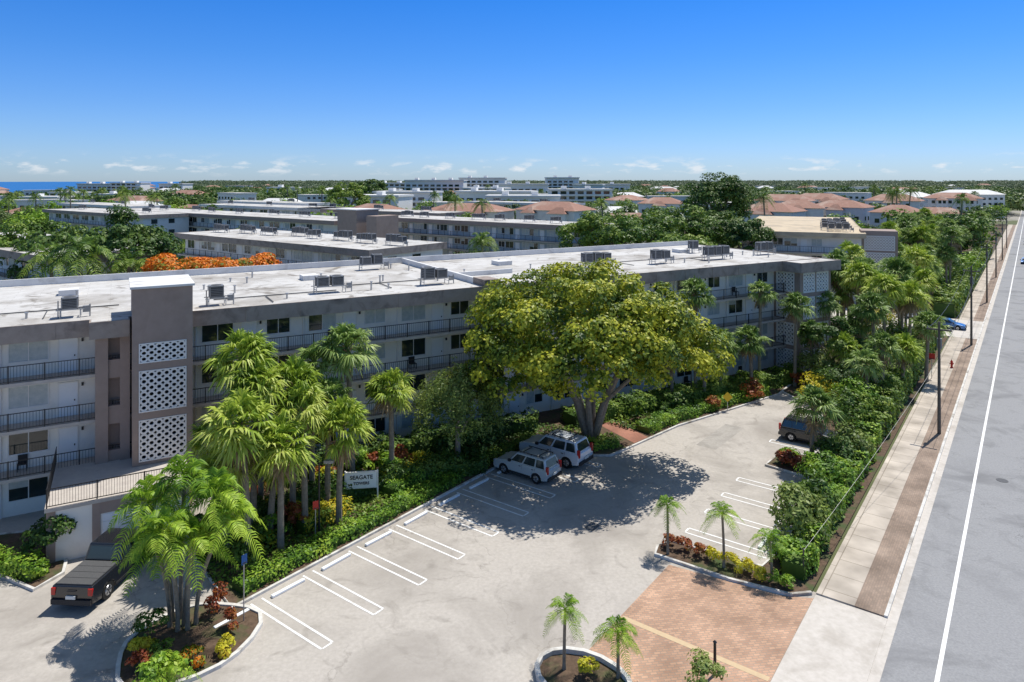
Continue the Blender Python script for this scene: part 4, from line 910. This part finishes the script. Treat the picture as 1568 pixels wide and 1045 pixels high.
for i in range(1750):
    y=60+440*random.random()**.75; x=random.uniform(-.95*y-20,.85*y+20)
    if y<75 and x>-40: continue
    if excluded(x,y) or any((x-a)**2+(y-b_)**2<9**2 for a,b_ in HS): continue
    s=random.uniform(3.5,8) if y<180 else random.choice((random.uniform(5,9),random.uniform(7,12.5)))
    its[random.randrange(5)].append((x,y,.0,s,random.random()*6.28))
UT=[unit_tree(LF['md']),unit_tree(LF['dk'],fl=.45),unit_tree(LF['far']),unit_tree(LF['hedge'],700),unit_tree(LF['dk'],fl=.3)]
for k in range(5): instancer('background_trees',UT[k],its[k])
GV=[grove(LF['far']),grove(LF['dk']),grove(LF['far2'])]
git=[[],[],[]]
for i in range(3300):
    y=430+2600*random.random()**1.5; x=random.uniform(-1.0*y,1.0*y)
    q=.8*x-.6*y
    if -25<q<25: continue
    if x<-.455*y-10 and y>560: continue
    if excluded(x,y,12) or (y<900 and any((x-a)**2+(y-b_)**2<22**2 for a,b_ in HS)): continue
    sc=random.uniform(38,56)*(1+.5*max(0,min(1,(y-900)/1200)))
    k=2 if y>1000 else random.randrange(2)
    git[k].append((x,y,0,sc,random.random()*6.28))
for i in range(150):
    y=random.uniform(560,690); x=random.uniform(-1.0,-.455)*y
    git[1].append((x,y,0,random.uniform(20,30),random.random()*6.28))
for k in range(3): instancer('distant_trees',GV[k],git[k])
# ------------------------------------------------------------------ light, sky, camera
SD=Vector((.72,.69,0)).normalized()*math.cos(R_(64))+Vector((0,0,math.sin(R_(64))))
su=bpy.data.lights.new('sun','SUN'); su.energy=5.0; su.angle=R_(.5); su.color=(1,.96,.89); so=link(bpy.data.objects.new('sun',su)); so.rotation_euler=SD.to_track_quat('Z','Y').to_euler(); so.location=(0,0,80)
w=bpy.data.worlds.new('World'); scn.world=w; w.use_nodes=True; nt=w.node_tree; N=nt.nodes; L=nt.links
bg=N['Background']; sky=N.new('ShaderNodeTexSky'); sky.sky_type='NISHITA'; sky.sun_disc=False; sky.sun_elevation=R_(64); sky.sun_rotation=math.atan2(.72,.69); sky.air_density=1.0; sky.dust_density=.3; sky.ozone_density=2.0
tc=N.new('ShaderNodeTexCoord'); sp=N.new('ShaderNodeSeparateXYZ'); L.new(tc.outputs['Generated'],sp.inputs[0])
gr=N.new('ShaderNodeValToRGB'); ce=gr.color_ramp.elements; ce[0].position=0; ce[0].color=(.46,.63,1.0,1); ce[1].position=1; ce[1].color=(.85,.83,.78,1)  # upper stops, above the view, are brightened to lift the shaded facade
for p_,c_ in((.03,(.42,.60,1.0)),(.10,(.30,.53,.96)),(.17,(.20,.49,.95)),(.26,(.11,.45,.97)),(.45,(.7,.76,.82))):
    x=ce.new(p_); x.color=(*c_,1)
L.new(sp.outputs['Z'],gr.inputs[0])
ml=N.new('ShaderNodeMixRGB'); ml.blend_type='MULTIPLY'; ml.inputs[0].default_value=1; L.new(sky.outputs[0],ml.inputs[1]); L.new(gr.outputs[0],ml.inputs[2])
mp=N.new('ShaderNodeMapping'); mp.inputs['Scale'].default_value=(26,26,90); L.new(tc.outputs['Generated'],mp.inputs[0])
nz=N.new('ShaderNodeTexNoise'); nz.inputs['Scale'].default_value=1.0; nz.inputs['Detail'].default_value=8; nz.inputs['Roughness'].default_value=.6; L.new(mp.outputs[0],nz.inputs[0])
mr=N.new('ShaderNodeMapRange'); mr.inputs[1].default_value=.53; mr.inputs[2].default_value=.66; L.new(nz.outputs[0],mr.inputs[0])
band=N.new('ShaderNodeValToRGB'); cr=band.color_ramp; cr.elements[0].position=.006; cr.elements[0].color=(0,0,0,1); cr.elements[1].position=.036; cr.elements[1].color=(0,0,0,1); x=cr.elements.new(.017); x.color=(1,1,1,1); L.new(sp.outputs['Z'],band.inputs[0])
mm=N.new('ShaderNodeMath'); mm.operation='MULTIPLY'; L.new(mr.outputs[0],mm.inputs[0]); L.new(band.outputs[0],mm.inputs[1])
m2=N.new('ShaderNodeMath'); m2.operation='MULTIPLY'; m2.inputs[1].default_value=.75; L.new(mm.outputs[0],m2.inputs[0])
mx=N.new('ShaderNodeMixRGB'); mx.inputs[2].default_value=(5.9,6.0,6.2,1); L.new(m2.outputs[0],mx.inputs[0]); L.new(ml.outputs[0],mx.inputs[1])
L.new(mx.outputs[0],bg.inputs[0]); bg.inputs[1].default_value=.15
cam=bpy.data.cameras.new('camera'); co=link(bpy.data.objects.new('camera',cam)); co.location=(0,0,20.7); co.rotation_euler=(math.pi/2,0,0)
cam.sensor_width=36; cam.lens=36*1060/1568; cam.shift_y=-(522.5-277)/1568; cam.clip_end=30000; cam.clip_start=.5; scn.camera=co
scn.view_settings.view_transform='Standard'; scn.view_settings.look='None'; scn.view_settings.exposure=0
print('objects',len(bpy.data.objects))
